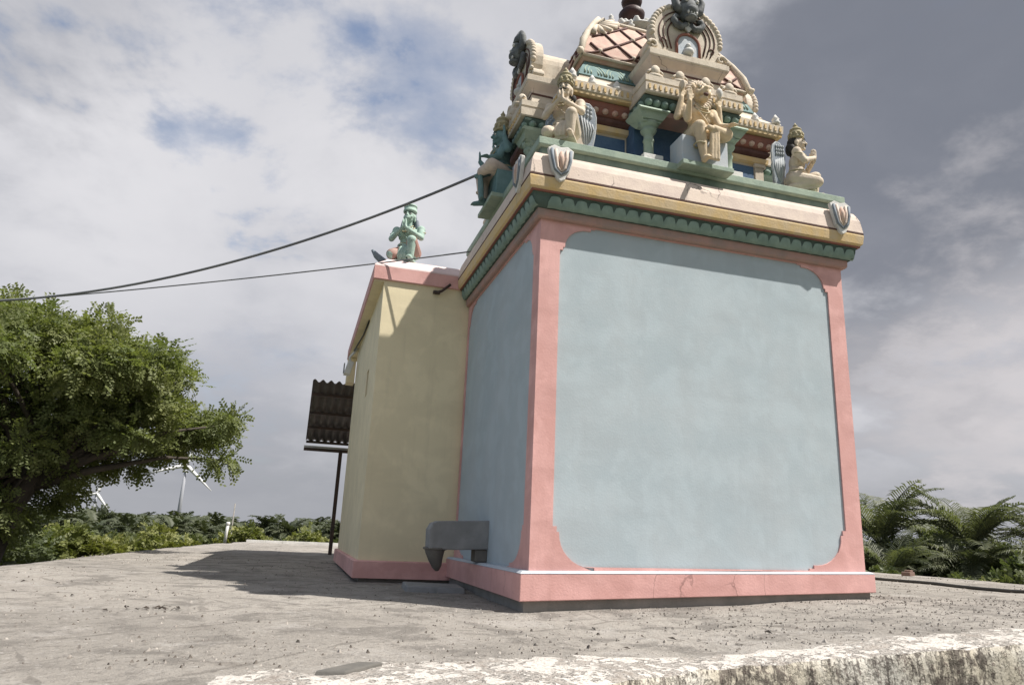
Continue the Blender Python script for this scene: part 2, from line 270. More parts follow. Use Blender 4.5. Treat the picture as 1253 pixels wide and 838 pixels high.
# ------------------------------------------------------------------ mesh helpers
class MB:
    def __init__(s): s.v = []; s.f = []; s.sm = []
    def add(s, vs, fs, smooth=False):
        k = len(s.v); s.v += [tuple(v) for v in vs]; s.f += [tuple(i + k for i in f) for f in fs]; s.sm += [smooth] * len(fs)
        return s
    def box(s, x0, x1, y0, y1, z0, z1):
        return s.hexa([(x0, y0, z0), (x1, y0, z0), (x1, y1, z0), (x0, y1, z0)], [(x0, y0, z1), (x1, y0, z1), (x1, y1, z1), (x0, y1, z1)])
    def hexa(s, lo, hi):
        return s.add(list(lo) + list(hi), [(3, 2, 1, 0), (4, 5, 6, 7), (0, 1, 5, 4), (1, 2, 6, 5), (2, 3, 7, 6), (3, 0, 4, 7)])
    def ring(s, prof, rect, cap_top=True, cap_bot=True, smooth=False, back=None):
        """mitred rectangular moulding: prof = [(inset, z)...] round rect (x0,x1,y0,y1); back fixes the rear edge's y"""
        x0, x1, y0, y1 = rect; vs = []
        for e, z in prof:
            yb = (y1 - e) if back is None else back
            vs += [(x0 + e, y0 + e, z), (x1 - e, y0 + e, z), (x1 - e, yb, z), (x0 + e, yb, z)]
        fs = []
        for i in range(len(prof) - 1):
            for k in range(4):
                a = i * 4 + k; b = i * 4 + (k + 1) % 4; fs.append((a, b, b + 4, a + 4))
        if cap_bot: fs.append((3, 2, 1, 0))
        n = (len(prof) - 1) * 4
        if cap_top: fs.append((n, n + 1, n + 2, n + 3))
        return s.add(vs, fs, smooth)
    def tube(s, pts, rad, seg=8, smooth=True, caps=True):
        pts = [Vector(p) for p in pts]; n = len(pts)
        rs = rad if isinstance(rad, (list, tuple)) else [rad] * n
        vs = []; ref = None
        for i in range(n):
            t = (pts[min(i + 1, n - 1)] - pts[max(i - 1, 0)])
            t = t.normalized() if t.length > 1e-9 else Vector((0, 0, 1))
            if ref is None:
                ref = Vector((0, 0, 1)) if abs(t.z) < 0.9 else Vector((1, 0, 0))
            a = t.cross(ref)
            if a.length < 1e-6: a = t.orthogonal()
            a.normalize(); b = a.cross(t).normalized(); ref = b
            for k in range(seg):
                w = 2 * PI * k / seg; vs.append(pts[i] + (a * math.cos(w) + b * math.sin(w)) * rs[i])
        fs = []
        for i in range(n - 1):
            for k in range(seg):
                k2 = (k + 1) % seg; fs.append((i * seg + k, i * seg + k2, (i + 1) * seg + k2, (i + 1) * seg + k))
        if caps:
            fs.append(tuple(reversed(range(seg)))); fs.append(tuple((n - 1) * seg + k for k in range(seg)))
        return s.add(vs, fs, smooth)
    def lathe(s, prof, c=(0, 0, 0), seg=20, smooth=True):
        vs = []; n = len(prof)
        for r_, z in prof:
            for k in range(seg):
                w = 2 * PI * k / seg; vs.append((c[0] + r_ * math.cos(w), c[1] + r_ * math.sin(w), c[2] + z))
        fs = []
        for i in range(n - 1):
            for k in range(seg):
                k2 = (k + 1) % seg; fs.append((i * seg + k, i * seg + k2, (i + 1) * seg + k2, (i + 1) * seg + k))
        fs.append(tuple(reversed(range(seg)))); fs.append(tuple((n - 1) * seg + k for k in range(seg)))
        return s.add(vs, fs, smooth)
    def ball(s, c, r_, seg=14, rings=8, rot=None, smooth=True):
        rx, ry, rz = (r_, r_, r_) if not isinstance(r_, (tuple, list)) else r_
        vs = []; fs = []
        for i in range(rings + 1):
            th = PI * i / rings
            for k in range(seg):
                ph = 2 * PI * k / seg
                v = Vector((rx * math.sin(th) * math.cos(ph), ry * math.sin(th) * math.sin(ph), rz * math.cos(th)))
                if rot: v = rot @ v
                vs.append(v + Vector(c))
        for i in range(rings):
            for k in range(seg):
                k2 = (k + 1) % seg; fs.append((i * seg + k, (i + 1) * seg + k, (i + 1) * seg + k2, i * seg + k2))
        return s.add(vs, fs, smooth)
    def cap(s, a, b, ra, rb=None, seg=10):                       # capsule between two joints
        rb = ra if rb is None else rb; a = Vector(a); b = Vector(b); d = b - a
        L = max(d.length, 1e-6); t = d / L; pts = []; rs = []
        for w in (-80, -50, -20): pts.append(a + t * ra * math.sin(math.radians(w))); rs.append(ra * math.cos(math.radians(w)))
        pts.append(a); rs.append(ra); pts.append(b); rs.append(rb)
        for w in (20, 50, 80): pts.append(b + t * rb * math.sin(math.radians(w))); rs.append(rb * math.cos(math.radians(w)))
        return s.tube(pts, rs, seg)
    def prism(s, outline, d, fr=None, smooth=False):
        """outline: 2-D points (u,v); extruded by d; fr(u,v,w) -> xyz"""
        n = len(outline); vs = [fr(u, v, 0) for u, v in outline] + [fr(u, v, d) for u, v in outline]
        fs = [tuple(range(n)), tuple(reversed(range(n, 2 * n)))]
        for k in range(n): fs.append((k, (k + 1) % n + 0, (k + 1) % n + n, k + n)[::-1])
        return s.add(vs, fs, smooth)
    def xf(s, mat):
        s.v = [tuple(mat @ Vector(v)) for v in s.v]; return s
    def join(s, o):
        k = len(s.v); s.v += o.v; s.f += [tuple(i + k for i in f) for f in o.f]; s.sm += o.sm; return s
    def build(s, name, mat, parent=None, fix=True, bevel=0.0):
        me = bpy.data.meshes.new(name); me.from_pydata(s.v, [], s.f)
        if fix:
            bm = bmesh.new(); bm.from_mesh(me); bmesh.ops.recalc_face_normals(bm, faces=bm.faces)
            bm.to_mesh(me); bm.free()
        if len(me.polygons) == len(s.sm): me.polygons.foreach_set('use_smooth', s.sm)
        o = bpy.data.objects.new(name, me); COL.objects.link(o)
        me.materials.append(mat)
        if parent: o.parent = parent
        if bevel:
            b = o.modifiers.new('bevel', 'BEVEL'); b.width = bevel; b.segments = 2; b.limit_method = 'ANGLE'; b.angle_limit = math.radians(40)
        return o

def tag(o, label=None, cat=None, group=None, kind=None):
    if label: o['label'] = label
    if cat: o['category'] = cat
    if group: o['group'] = group
    if kind: o['kind'] = kind
    return o
def thing(name, label, cat, loc=(0, 0, 0), rz=0.0, group=None):
    o = bpy.data.objects.new(name, None); COL.objects.link(o); o.location = loc; o.rotation_euler = (0, 0, rz); o.empty_display_size = 0.1
    return tag(o, label, cat, group)
def dup(root, loc=None, rz=None, label=None, group=None, sc=None):
    c = root.copy(); COL.objects.link(c)
    if loc is not None: c.location = loc
    if rz is not None: c.rotation_euler = (0, 0, rz)
    if sc is not None: c.scale = (sc, sc, sc) if not isinstance(sc, tuple) else sc
    if label: c['label'] = label
    if group: c['group'] = group
    for ch in root.children:
        k = ch.copy(); COL.objects.link(k); k.parent = c
        for g in ch.children:
            q = g.copy(); COL.objects.link(q); q.parent = k
    return c

def sculpt(mb, name, mat, parent, voxel=0.012, smooth=4):
    """fuse overlapping limbs into one continuous skin"""
    o = mb.build(name, mat, parent)
    r = o.modifiers.new('fuse', 'REMESH'); r.mode = 'VOXEL'; r.voxel_size = voxel; r.use_smooth_shade = True
    s_ = o.modifiers.new('soft', 'SMOOTH'); s_.factor = 0.5; s_.iterations = smooth
    bpy.context.view_layer.update()
    dg = bpy.context.evaluated_depsgraph_get()
    me = bpy.data.meshes.new_from_object(o.evaluated_get(dg))
    o.modifiers.clear(); old = o.data; o.data = me; bpy.data.meshes.remove(old); me.name = name
    if not me.materials: me.materials.append(mat)
    me.polygons.foreach_set('use_smooth', [True] * len(me.polygons))
    return o

def gz(x):                                                       # the terrace rises gently to the right
    t = min(max((x + 0.2) / 3.4, 0), 1); return 0.155 * t * t * (3 - 2 * t) * 0.55 + 0.155 * t * 0.45
def nz(x, y, z=0.0, s=1.0): return mnoise.noise(Vector((x * s, y * s, z)))

# ------------------------------------------------------------------ land
def land_h(x, y):
    d = math.hypot(x - 1, y - 4)
    t = min(max((d - 14) / 70, 0), 1); return -1.08 - 6.5 * t * t * (3 - 2 * t)
def build_land():
    mb = MB(); rs = [0, 3, 6, 9, 12, 15, 18, 22, 27, 33, 40, 50, 65, 85, 120, 200, 400, 900, 2500, 6000]; S = 64
    vs = []
    for r_ in rs:
        for k in range(S):
            w = 2 * PI * k / S; x = 1 + r_ * math.cos(w); y = 4 + r_ * math.sin(w); vs.append((x, y, land_h(x, y) + 0.12 * nz(x, y, 3, 0.15)))
    fs = []
    for i in range(len(rs) - 1):
        for k in range(S):
            k2 = (k + 1) % S; fs.append((i * S + k, i * S + k2, (i + 1) * S + k2, (i + 1) * S + k))
    mb.add(vs, fs, True); o = mb.build('land', M['land']); tag(o, kind='structure')
build_land()

# ------------------------------------------------------------------ terrace floor and its limewashed edge wall
XR, YB = 8.6, 16.4
def xl(y):                                                       # left rim
    pts = [(-4, -5.2), (0, -4.85), (3.6, -4.55), (5.5, -4.3), (9, -4.08), (12, -3.8), (16.4, -2.95), (20, -2.9)]
    for (a, xa), (b, xb) in zip(pts, pts[1:]):
        if y <= b: return xa + (xb - xa) * (y - a) / (b - a)
    return pts[-1][1]
def y_edge(x): return -2.13 - 0.85 * min(max((0.35 - x) / 1.7, 0), 1) ** 1.3 + 0.03 * nz(x, 1.3, 0, 1.7) + 0.02 * nz(x, 4.3, 0, 6)
def floor_h(x, y):
    return gz(x) + 0.014 * nz(x, y, 0, 0.9) + 0.007 * nz(x, y, 5, 3.1) + 0.003 * nz(x, y, 9, 11)
def build_terrace():
    ys = [0.0]; y = 0.0; st = 0.035
    while y < YB + 3.2:
        y += st; ys.append(y)
        if y > 3.7: st = min(st * 1.06, 0.25)
    xs = [i / 240 for i in range(241)]
    mb = MB(); vs = []; fs = []; nx = len(xs)
    for j, yy in enumerate(ys):
        for i, s_ in enumerate(xs):
            y0 = -3.2 + yy; L = xl(y0) + 0.12 * nz(3.3, y0, 0, 0.8) + 0.05 * nz(1.3, y0, 0, 3); x = L + (XR - L) * s_
            y0 = max(y0, y_edge(x) + 0.02)
            vs.append((x, y0, floor_h(x, y0)))
    for j in range(len(ys) - 1):
        for i in range(nx - 1):
            a = j * nx + i; fs.append((a, a + 1, a + nx + 1, a + nx))
    # skirts so that the platform is a solid mass
    rim = [(j * nx, (j + 1) * nx) for j in range(len(ys) - 1)] + [((j + 1) * nx + nx - 1, j * nx + nx - 1) for j in range(len(ys) - 1)]
    top = (len(ys) - 1) * nx; rim += [(top + i, top + i + 1) for i in range(nx - 1)]
    for a, b in rim:
        k = len(vs); va, vb = vs[a], vs[b]; vs += [(vb[0], vb[1], -1.6), (va[0], va[1], -1.6)]; fs.append((a, b, k, k + 1))
    mb.add(vs, fs, True); o = mb.build('terrace_floor', M['terrace']); tag(o, kind='structure')
    # edge wall with a flaking limewashed top
    mb = MB(); vs = []; fs = []
    X = [-5.0 + i * 0.035 for i in range(390)]
    rows = 36
    for x in X:
        ye = y_edge(x); fade = min(max((x + 2.2 + .12 * nz(x, 3.3, 0, 6)) / 0.25, 0), 1)
        w = -1.76 + .03 * x - .10 * min(max((-.9 - x) / .6, 0), 1) + 0.16 * nz(x, 7.7, 0, 1.1) + 0.09 * nz(x, 2.2, 0, 5) - ye
        for r_ in range(rows):
            if r_ < 24:                                         # top surface, inner edge to lip
                t = r_ / 23; yy = ye + w * (1 - t)
                z = floor_h(x, yy) + (-0.010 + 0.022 * min(t * 3.0, 1)) * fade - 0.05 * (1 - fade) + 0.009 * nz(x, yy, 1, 5) + 0.006 * nz(x, yy, 2, 19)
                if t > 0.85: z -= 0.012 * ((t - 0.85) / 0.15) ** 2
            else:
                t = (r_ - 23) / 12; zt = floor_h(x, ye) - 0.018 - 0.05 * (1 - fade); z = zt + (-1.5 - zt) * t ** 1.6; yy = ye - 0.006 - 0.012 * min(t * 6, 1) + (0.012 * nz(x, z, 3, 5) + 0.010 * nz(x, z, 6, 17)) * min(t * 8, 1)
            vs.append((x, yy, z))
    for i in range(len(X) - 1):
        for r_ in range(rows - 1):
            a = i * rows + r_; fs.append((a, a + 1, a + rows + 1, a + rows))
    mb.add(vs, fs, True); o = mb.build('terrace_wall', M['lime']); tag(o, 'low whitewashed terrace edge wall streaked black with mould, in the foreground', 'wall')
    # low kerb on the far rim
    mb = MB()
    for i in range(12):
        x0 = -2.9 + i * 0.96; mb.box(x0, x0 + 0.955, YB - 0.16, YB + 0.02, -0.1, gz(x0) + 0.07 + 0.012 * nz(i, 2))
    o = mb.build('rim_kerb', M['white']); tag(o, 'low pale kerb along the far rim of the terrace', 'kerb')
build_terrace()

def build_gravel():
    rnd = random.Random(5); mb = MB()
    def stone(x, y, s_):
        z = floor_h(x, y); a = rnd.random() * 6.28
        q = [(math.cos(a + k * 1.57 + rnd.uniform(-.4, .4)) * s_ * rnd.uniform(.6, 1.2), math.sin(a + k * 1.57 + rnd.uniform(-.4, .4)) * s_ * rnd.uniform(.6, 1.2)) for k in range(4)]
        h = s_ * rnd.uniform(0.5, 1.1)
        mb.add([(x + u, y + v, z - 0.004) for u, v in q] + [(x + rnd.uniform(-.3, .3) * s_, y + rnd.uniform(-.3, .3) * s_, z + h), (x + q[0][0] * .6, y + q[0][1] * .6, z + h * .8)],
               [(0, 1, 4, 5), (1, 2, 4), (2, 3, 4), (3, 0, 5, 4)])
    for _ in range(20000):
        x = rnd.uniform(-4.4, 8.0); y = -2.0 + 9 * rnd.random() ** 1.6
        if -0.1 < x < 3.1 and 0 < y < 2.7: continue
        if nz(x, y, 8, 0.9) + rnd.uniform(-.5, .5) < 0.05: continue
        stone(x, y, rnd.choice([.004, .005, .006, .008, .010, .015]) * rnd.uniform(.6, 1.15))
    for _ in range(2200):
        x = rnd.uniform(0.5, 6.5); y = rnd.uniform(-1.6, 0.2); stone(x, y, rnd.uniform(.004, .013))
    m, g, b, o_ = new_mat('loose_grit')
    tc = g.node('ShaderNodeTexCoord').outputs['Object']
    wn = g.node('ShaderNodeTexNoise'); g.put(wn.inputs[0], tc); wn.inputs['Scale'].default_value = 14; wn.inputs['Detail'].default_value = 2
    g.put(b.inputs['Base Color'], g.mix(g.ramp(wn.outputs[0], .38, .62), (0.10, 0.085, 0.07), (0.36, 0.33, 0.295))); b.inputs['Roughness'].default_value = .9
    o = mb.build('gravel', m); tag(o, kind='stuff')
build_gravel()

# ------------------------------------------------------------------ the shrine
SW, SD = 3.0, 2.63
RECT = (0, SW, 0, SD)
shrine = thing('temple_shrine', 'square blue walled temple shrine with pink frames and a sculpted cream tiered tower', 'shrine', (0, 0, 0))

def build_body():
    # footing, plinth
    mb = MB()
    mb.hexa([(-.035, -.01, -.3), (SW + .02, -.01, -.3), (SW + .02, SD, -.3), (-.035, SD, -.3)], [(-.035, -.01, .09), (SW + .02, -.01, .215), (SW + .02, SD, .21), (-.035, SD, .085)])
    mb.build('footing', M['base'], shrine)
    a, b = -.078, -.05
    mb = MB(); mb.hexa([(a, b, .0806), (SW + .05, b, .2038), (SW + .05, SD + .01, .2), (a, SD + .01, .0765)], [(a, b, .272), (SW + .05, b, .352), (SW + .05, SD + .01, .345), (a, SD + .01, .262)])
    mb.build('plinth', M['pink_cracked'], shrine, bevel=0.006)
    mb = MB()                                                    # thin pale weathering course on the plinth
    mb.hexa([(a - .004, b - .004, .272), (SW + .054, b - .004, .352), (SW + .054, SD + .008, .345), (a - .004, SD + .008, .262)], [(a + .02, b + .02, .292), (SW + .03, b + .02, .366), (SW + .03, SD + .008, .355), (a + .02, SD + .008, .278)])
    mb.build('plinth_ledge', M['paleblue'], shrine, bevel=0.004)
    # core wall
    mb = MB(); mb.box(.014, SW - .014, .014, SD, .25, 3.12); mb.build('wall', M['blue'], shrine)

def panel_loop(L, z0l, z0r, z1, mL, mR, mT):
    """outline of the sunk panel: rounded corners with little steps, counter-clockwise (u,z)"""
    R_ = .25; s_ = .034
    pts = []
    def arc(cx, cz, a0, a1, n=9):
        return [(cx + R_ * math.cos(a0 + (a1 - a0) * k / n), cz + R_ * math.sin(a0 + (a1 - a0) * k / n)) for k in range(n + 1)]
    # bottom-left (panel corner rounded), start on the left edge going down
    def corner(cx, cz, sx, sz):
        # from vertical side to horizontal side, sx,sz = outward signs; local then mirrored
        q = [(s_ * 2 + R_, 2 * s_ + s_ * 2 + R_)]
        return q
    x0, x1 = mL, L - mR
    def bl(z): return [(x0, z + R_ + 2.4 * s_), (x0 + s_, z + R_ + 2.4 * s_), (x0 + s_, z + R_ + 1.2 * s_), (x0 + 1.6 * s_, z + R_ + 1.2 * s_)] + \
        [(x0 + 1.6 * s_ + R_ * (1 - math.cos(t)), z + 1.2 * s_ + R_ * (1 - math.sin(t))) for t in [k * PI / 16 for k in range(1, 8)]] + \
        [(x0 + 1.6 * s_ + R_, z + 1.2 * s_), (x0 + 2.8 * s_ + R_, z + 1.2 * s_), (x0 + 2.8 * s_ + R_, z + .4 * s_), (x0 + 4.2 * s_ + R_, z + .4 * s_), (x0 + 4.2 * s_ + R_, z)]
    def tr(x, q): return [(x - (u - x0), v) for u, v in q]
    lo_l = bl(z0l); lo_r = [(x1 - (u - x0), v - z0l + z0r) for u, v in lo_l][::-1]
    hi_l = [(x0 + (u - x0) * .8, z1 - mT - (v - z0l) * .72) for u, v in lo_l]; hi_r = [(x1 - (u - x0), v) for u, v in hi_l]
    return lo_l + lo_r + hi_r + hi_l[::-1]

def frame_part(L, zl, zr, z1, mL, mR, mT, fr, name='wall_frame'):
    loop = panel_loop(L, zl, zr, z1, mL, mR, mT)
    outer = [(0, zl), (L, zr), (L, z1), (0, z1)]
    bm = bmesh.new()
    ov = [bm.verts.new(fr(u, v, 0)) for u, v in outer]; loop = [(u + .004 * nz(u, v, 1, 9), v + (.004 * nz(u, v, 2, 9) if v > max(zl, zr) + .01 else 0)) for u, v in loop]; iv = [bm.verts.new(fr(u, v, 0)) for u, v in loop]
    es = [bm.edges.new((ov[i], ov[(i + 1) % 4])) for i in range(4)] + [bm.edges.new((iv[i], iv[(i + 1) % len(iv)])) for i in range(len(iv))]
    bmesh.ops.triangle_fill(bm, use_beauty=True, use_dissolve=False, edges=es)
    bv = [bm.verts.new(fr(u, v, .016)) for u, v in loop]; n = len(iv)
    for i in range(n): bm.faces.new((iv[i], iv[(i + 1) % n], bv[(i + 1) % n], bv[i]))
    obv = [bm.verts.new(fr(u, v, .03)) for u, v in outer]
    for i in range(4): bm.faces.new((ov[i], ov[(i + 1) % 4], obv[(i + 1) % 4], obv[i]))
    bmesh.ops.recalc_face_normals(bm, faces=bm.faces)
    me = bpy.data.meshes.new(name); bm.to_mesh(me); bm.free(); me.materials.append(M['pink'])
    o = bpy.data.objects.new(name, me); COL.objects.link(o); o.parent = shrine
    return o

def build_frames():
    frame_part(SW, .285, .362, 3.115, .175, .165, .03, lambda u, v, w: (u, w, v))
    frame_part(SD, .285, .27, 3.115, .17, .05, .03, lambda u, v, w: (w + .0005, u + .0005, v))
    frame_part(SD, .36, .355, 3.115, .17, .05, .03, lambda u, v, w: (SW - w - .0005, u + .0005, v))

BK = 2.612                                                       # the lower cornice dies into the hall wall here
def build_cornice():
    mb = MB(); mb.ring([(.02, 3.095), (-.03, 3.098), (-.042, 3.112), (-.046, 3.172), (.02, 3.175)], RECT, back=BK); mb.build('neck_band', M['pink_grey'], shrine)
    prof = [(.0, 3.172), (-.055, 3.176)] + [(-.055 - .045 * math.sin(t), 3.18 + .088 * (1 - math.cos(t))) for t in [k * PI / 12 for k in range(1, 7)]] + [(-.112, 3.285), (.0, 3.287)]
    mb = MB(); mb.ring(prof, RECT, back=BK)
    def petal(o, ax, out, w):                                    # one lotus petal of the torus: o on the lower lip, ax along, out outward
        vs = []; fs = []; nu, nv = 7, 6
        for j in range(nv):
            t = j / (nv - 1); th = t * PI / 2
            for i in range(nu):
                q = -1 + 2 * i / (nu - 1)
                hw = w * .5 * 1.0
                drop = (1 - math.sqrt(max(0, 1 - (abs(q) ** 3.6)))) * .045      # rounded top of the petal
                th2 = min(th, max(0.05, PI / 2 - 1.2 * drop / .088)) if t > 0 else 0
                bulge = .003 + .011 * (1 - q * q)
                e = .054 + .045 * math.sin(th2) + bulge; z = 3.174 + .09 * (1 - math.cos(th2))
                vs.append((o[0] + ax[0] * q * hw + out[0] * e, o[1] + ax[1] * q * hw + out[1] * e, z))
        for j in range(nv - 1):
            for i in range(nu - 1): a = j * nu + i; fs.append((a, a + 1, a + nu + 1, a + nu))
        return vs, fs
    pm = MB(); n = 27
    for k in range(n):
        if k in (0,): continue
        x = -.09 + (SW + .18) * (k + .5) / n; pm.add(*petal((x, 0), (1, 0), (0, -1), (SW + .18) / n), True)
    n = 22
    for k in range(n):
        y = -.09 + (BK + .09) * (k + .5) / n; w = (BK + .09) / n
        pm.add(*petal((0, y), (0, 1), (-1, 0), w), True); pm.add(*petal((SW, y), (0, 1), (1, 0), w), True)
    t = mb.build('petal_moulding', M['green_deep'], shrine)
    pm.build('petals', M['green_petal'], t, fix=False)
    mb = MB(); mb.ring([(.0, 3.287), (-.130, 3.287), (-.130, 3.30), (.0, 3.30)], RECT, back=BK); mb.build('underside_course', M['redbrown'], shrine)  # thin red-brown painted underside below the ochre fascia
    mb = MB(); mb.ring([(.0, 3.301), (-.130, 3.301), (-.148, 3.318), (-.158, 3.395), (-.155, 3.41), (.0, 3.412)], RECT, back=BK); mb.build('ochre_fascia', M['ochre'], shrine)
    mb = MB(); mb.ring([(.0, 3.413), (-.158, 3.413), (-.158, 3.424), (.0, 3.424)], RECT, back=BK); mb.build('gap_shade_strip', M['brown'], shrine)  # raised brown strip: shade of the gap between the bands, put in as colour
    mb = MB(); mb.ring([(.0, 3.412), (-.150, 3.412), (-.150, 3.425), (-.156, 3.43), (-.142, 3.55), (-.125, 3.60), (-.105, 3.64), (.05, 3.655)], RECT, back=BK); mb.build('cream_fascia', M['cream'], shrine)
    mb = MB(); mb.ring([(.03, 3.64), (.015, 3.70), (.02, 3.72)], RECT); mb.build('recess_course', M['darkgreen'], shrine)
    mb = MB(); mb.ring([(.02, 3.69), (-.02, 3.695), (-.03, 3.745), (.0, 3.75)], RECT); mb.build('lower_slab', M['green'], shrine)
    mb = MB(); mb.ring([(.0, 3.748), (-.05, 3.752), (-.062, 3.765), (-.062, 3.828), (-.045, 3.838), (.1, 3.842)], RECT); mb.build('tier_slab', M['green_light'], shrine, bevel=.004)
    mb = MB(); mb.ring([(.10, 3.835), (.09, 3.895), (.12, 3.905)], RECT); mb.build('tier_step', M['white'], shrine, bevel=.006)
    # U-shaped sacred mark plaques on the cream band
    def plaque(fr, nm='mark_plaque'):
        out = [(-.115, .30), (-.06, .335), (0, .32), (.06, .335), (.115, .30), (.10, .19), (.075, .09), (.05, .06), (.035, .02), (0, 0), (-.035, .02), (-.05, .06), (-.075, .09), (-.10, .19)]
        q = MB(); q.prism(out, .035, fr); p = q.build(nm, M['white'], shrine, bevel=.005)
        u = MB()
        for d in (-1, 1):
            u.tube([fr(d * x, z, -.006) for x, z in [(.085, .29), (.078, .19), (.055, .10), (.0, .055)]], [.012, .013, .012, .008], 6)
        u.build('mark_border', M['wing'], p)
        u = MB(); u.tube([fr(x, z, -.004) for x, z in [(0, .27), (0, .2), (0, .1)]], [.012, .026, .012], 8); u.build('mark_flame', M['ochre'] if False else M['rose'], p)
        u = MB()
        for d in (-1, 1):
            u.tube([fr(d * x, z, -.005) for x, z in [(.05, .29), (.046, .2), (.034, .12), (.0, .085)]], [.012, .014, .012, .008], 6)
        u.build('mark_stroke', M['cream'], p)
    for x in (.10, 2.90): plaque(lambda u, v, w, x=x: (x + u, -.185 + w - (.0 if v < .2 else -.02 * (v - .2) * 5), 3.37 + v))
    for y in (.10,): plaque(lambda u, v, w, y=y: (-.185 + w, y + .05 - u, 3.37 + v))
    plaque(lambda u, v, w: (SW + .185 - w, .15 + u, 3.37 + v))
build_body(); build_frames(); build_cornice()

CX, CY = 1.5, SD / 2
def side_frames():
    """the four sides of the tower: local (u along the side seen from outside, o inwards from the slab rim, z)"""
    return [lambda u, o, z: (CX + u, o, z), lambda u, o, z: (o, CY - u, z), lambda u, o, z: (CX - u, SD - o, z), lambda u, o, z: (SW - o, CY + u, z)]
HALF = [SW / 2, SD / 2, SW / 2, SD / 2]

def fbox(mb, fr, u0, u1, o0, o1, z0, z1):
    mb.hexa([fr(u0, o0, z0), fr(u1, o0, z0), fr(u1, o1, z0), fr(u0, o1, z0)], [fr(u0, o0, z1), fr(u1, o0, z1), fr(u1, o1, z1), fr(u0, o1, z1)])

def build_tower():
    mb = MB(); mb.ring([(.47, 3.85), (.47, 4.42)], RECT); mb.build('tier_wall', M['cream2'], shrine)
    for s_, fr in enumerate(side_frames()):
        h = HALF[s_] - .47
        for a, b in ((-h + .10, -.52), (.52, h - .10)):
            mb = MB(); fbox(mb, fr, a, b, .462, .49, 3.91, 4.30); mb.build('blue_panel', M['navy'], shrine)
        for a in (-h - .012, h - .088):
            mb = MB(); fbox(mb, fr, a, a + .10, .452, .5, 3.9, 4.36)
            fbox(mb, fr, a - .015, a + .115, .43, .5, 3.9, 4.02); fbox(mb, fr, a - .015, a + .115, .43, .5, 4.30, 4.355)
            mb.build('corner_pilaster', M['cream2'], shrine, bevel=.006)
    mb = MB(); mb.ring([(.46, 4.33), (.42, 4.335), (.415, 4.385), (.46, 4.39)], RECT); mb.build('sill_band', M['ochre'], shrine)
    mb = MB(); mb.ring([(.46, 4.39), (.435, 4.40), (.405, 4.43), (.40, 4.46), (.46, 4.465)], RECT); mb.build('roll_band', M['brown'], shrine)
    mb = MB(); mb.ring([(.46, 4.465), (.425, 4.47), (.385, 4.50), (.365, 4.55), (.36, 4.60), (.46, 4.61)], RECT); k = mb.build('eave_curve', M['redbrown'], shrine)
    mb = MB()
    for s_, fr in enumerate(side_frames()):
        h = HALF[s_] - .38; n = 22
        for i in range(n):
            u = -h + 2 * h * (i + .5) / n; mb.ball(fr(u, .385, 4.515), (.035, .035, .028), 8, 5)
    mb.build('eave_scallops', M['rose'], k)
    mb = MB(); mb.ring([(.46, 4.61), (.315, 4.612), (.312, 4.635), (.46, 4.637)], RECT); mb.build('fascia_edge', M['ochre'], shrine)
    mb = MB(); mb.ring([(.46, 4.637), (.32, 4.638), (.305, 4.65), (.300, 4.735), (.325, 4.745), (.35, 4.775), (.50, 4.93), (.52, 4.99), (.60, 5.0)], RECT); fa = mb.build('fascia', M['cream2'], shrine)
    mb = MB()
    for s_, fr in enumerate(side_frames()):
        h = HALF[s_] - .31; n = 40
        for i in range(n):
            u = -h + 2 * h * (i + .5) / n
            if abs(u) < .5: continue
            fbox(mb, fr, u - .011, u + .011, .293, .31, 4.665, 4.715)
    mb.build('fascia_dentils', M['ochre'], fa)
    mb = MB(); rnd = random.Random(3)
    for s_, fr in enumerate(side_frames()):
        h = HALF[s_] - .33; n = 9
        for i in range(n + 1):
            u = -h + 2 * h * i / n
            if abs(u) < .5: continue
            mb = MB(); mb.lathe([(.04, 0), (.048, .02), (.03, .04), (.04, .06), (.02, .09), (.006, .115)], fr(u, .37, 4.76), 8)
            mb.build('coping_bud', M['white'], shrine)
    # lotus-petalled neck
    mb = MB(); mb.ring([(.50, 4.97), (.51, 5.0), (.535, 5.07), (.58, 5.16), (.60, 5.20), (.66, 5.21)], RECT); nk = mb.build('dome_neck', M['teal'], shrine)
    mb = MB()
    for s_, fr in enumerate(side_frames()):
        h = HALF[s_] - .56; n = 8 if s_ % 2 == 0 else 6
        for i in range(n):
            u = -h + 2 * h * (i + .5) / n; w = h / n
            for q, rr in ((.92, .010), (.62, .009), (.34, .008)):
                pts = [fr(u + w * q * math.cos(t), .512 + .085 * max(0, math.sin(t)) * (.45 + .55 * q) - .006, 5.005 + .165 * math.sin(t) * (.35 + .65 * q)) for t in [PI * j / 10 for j in range(11)]]
                mb.tube(pts, rr, 5)
    mb.build('petal_lines', M['green_light'], nk)
build_tower()

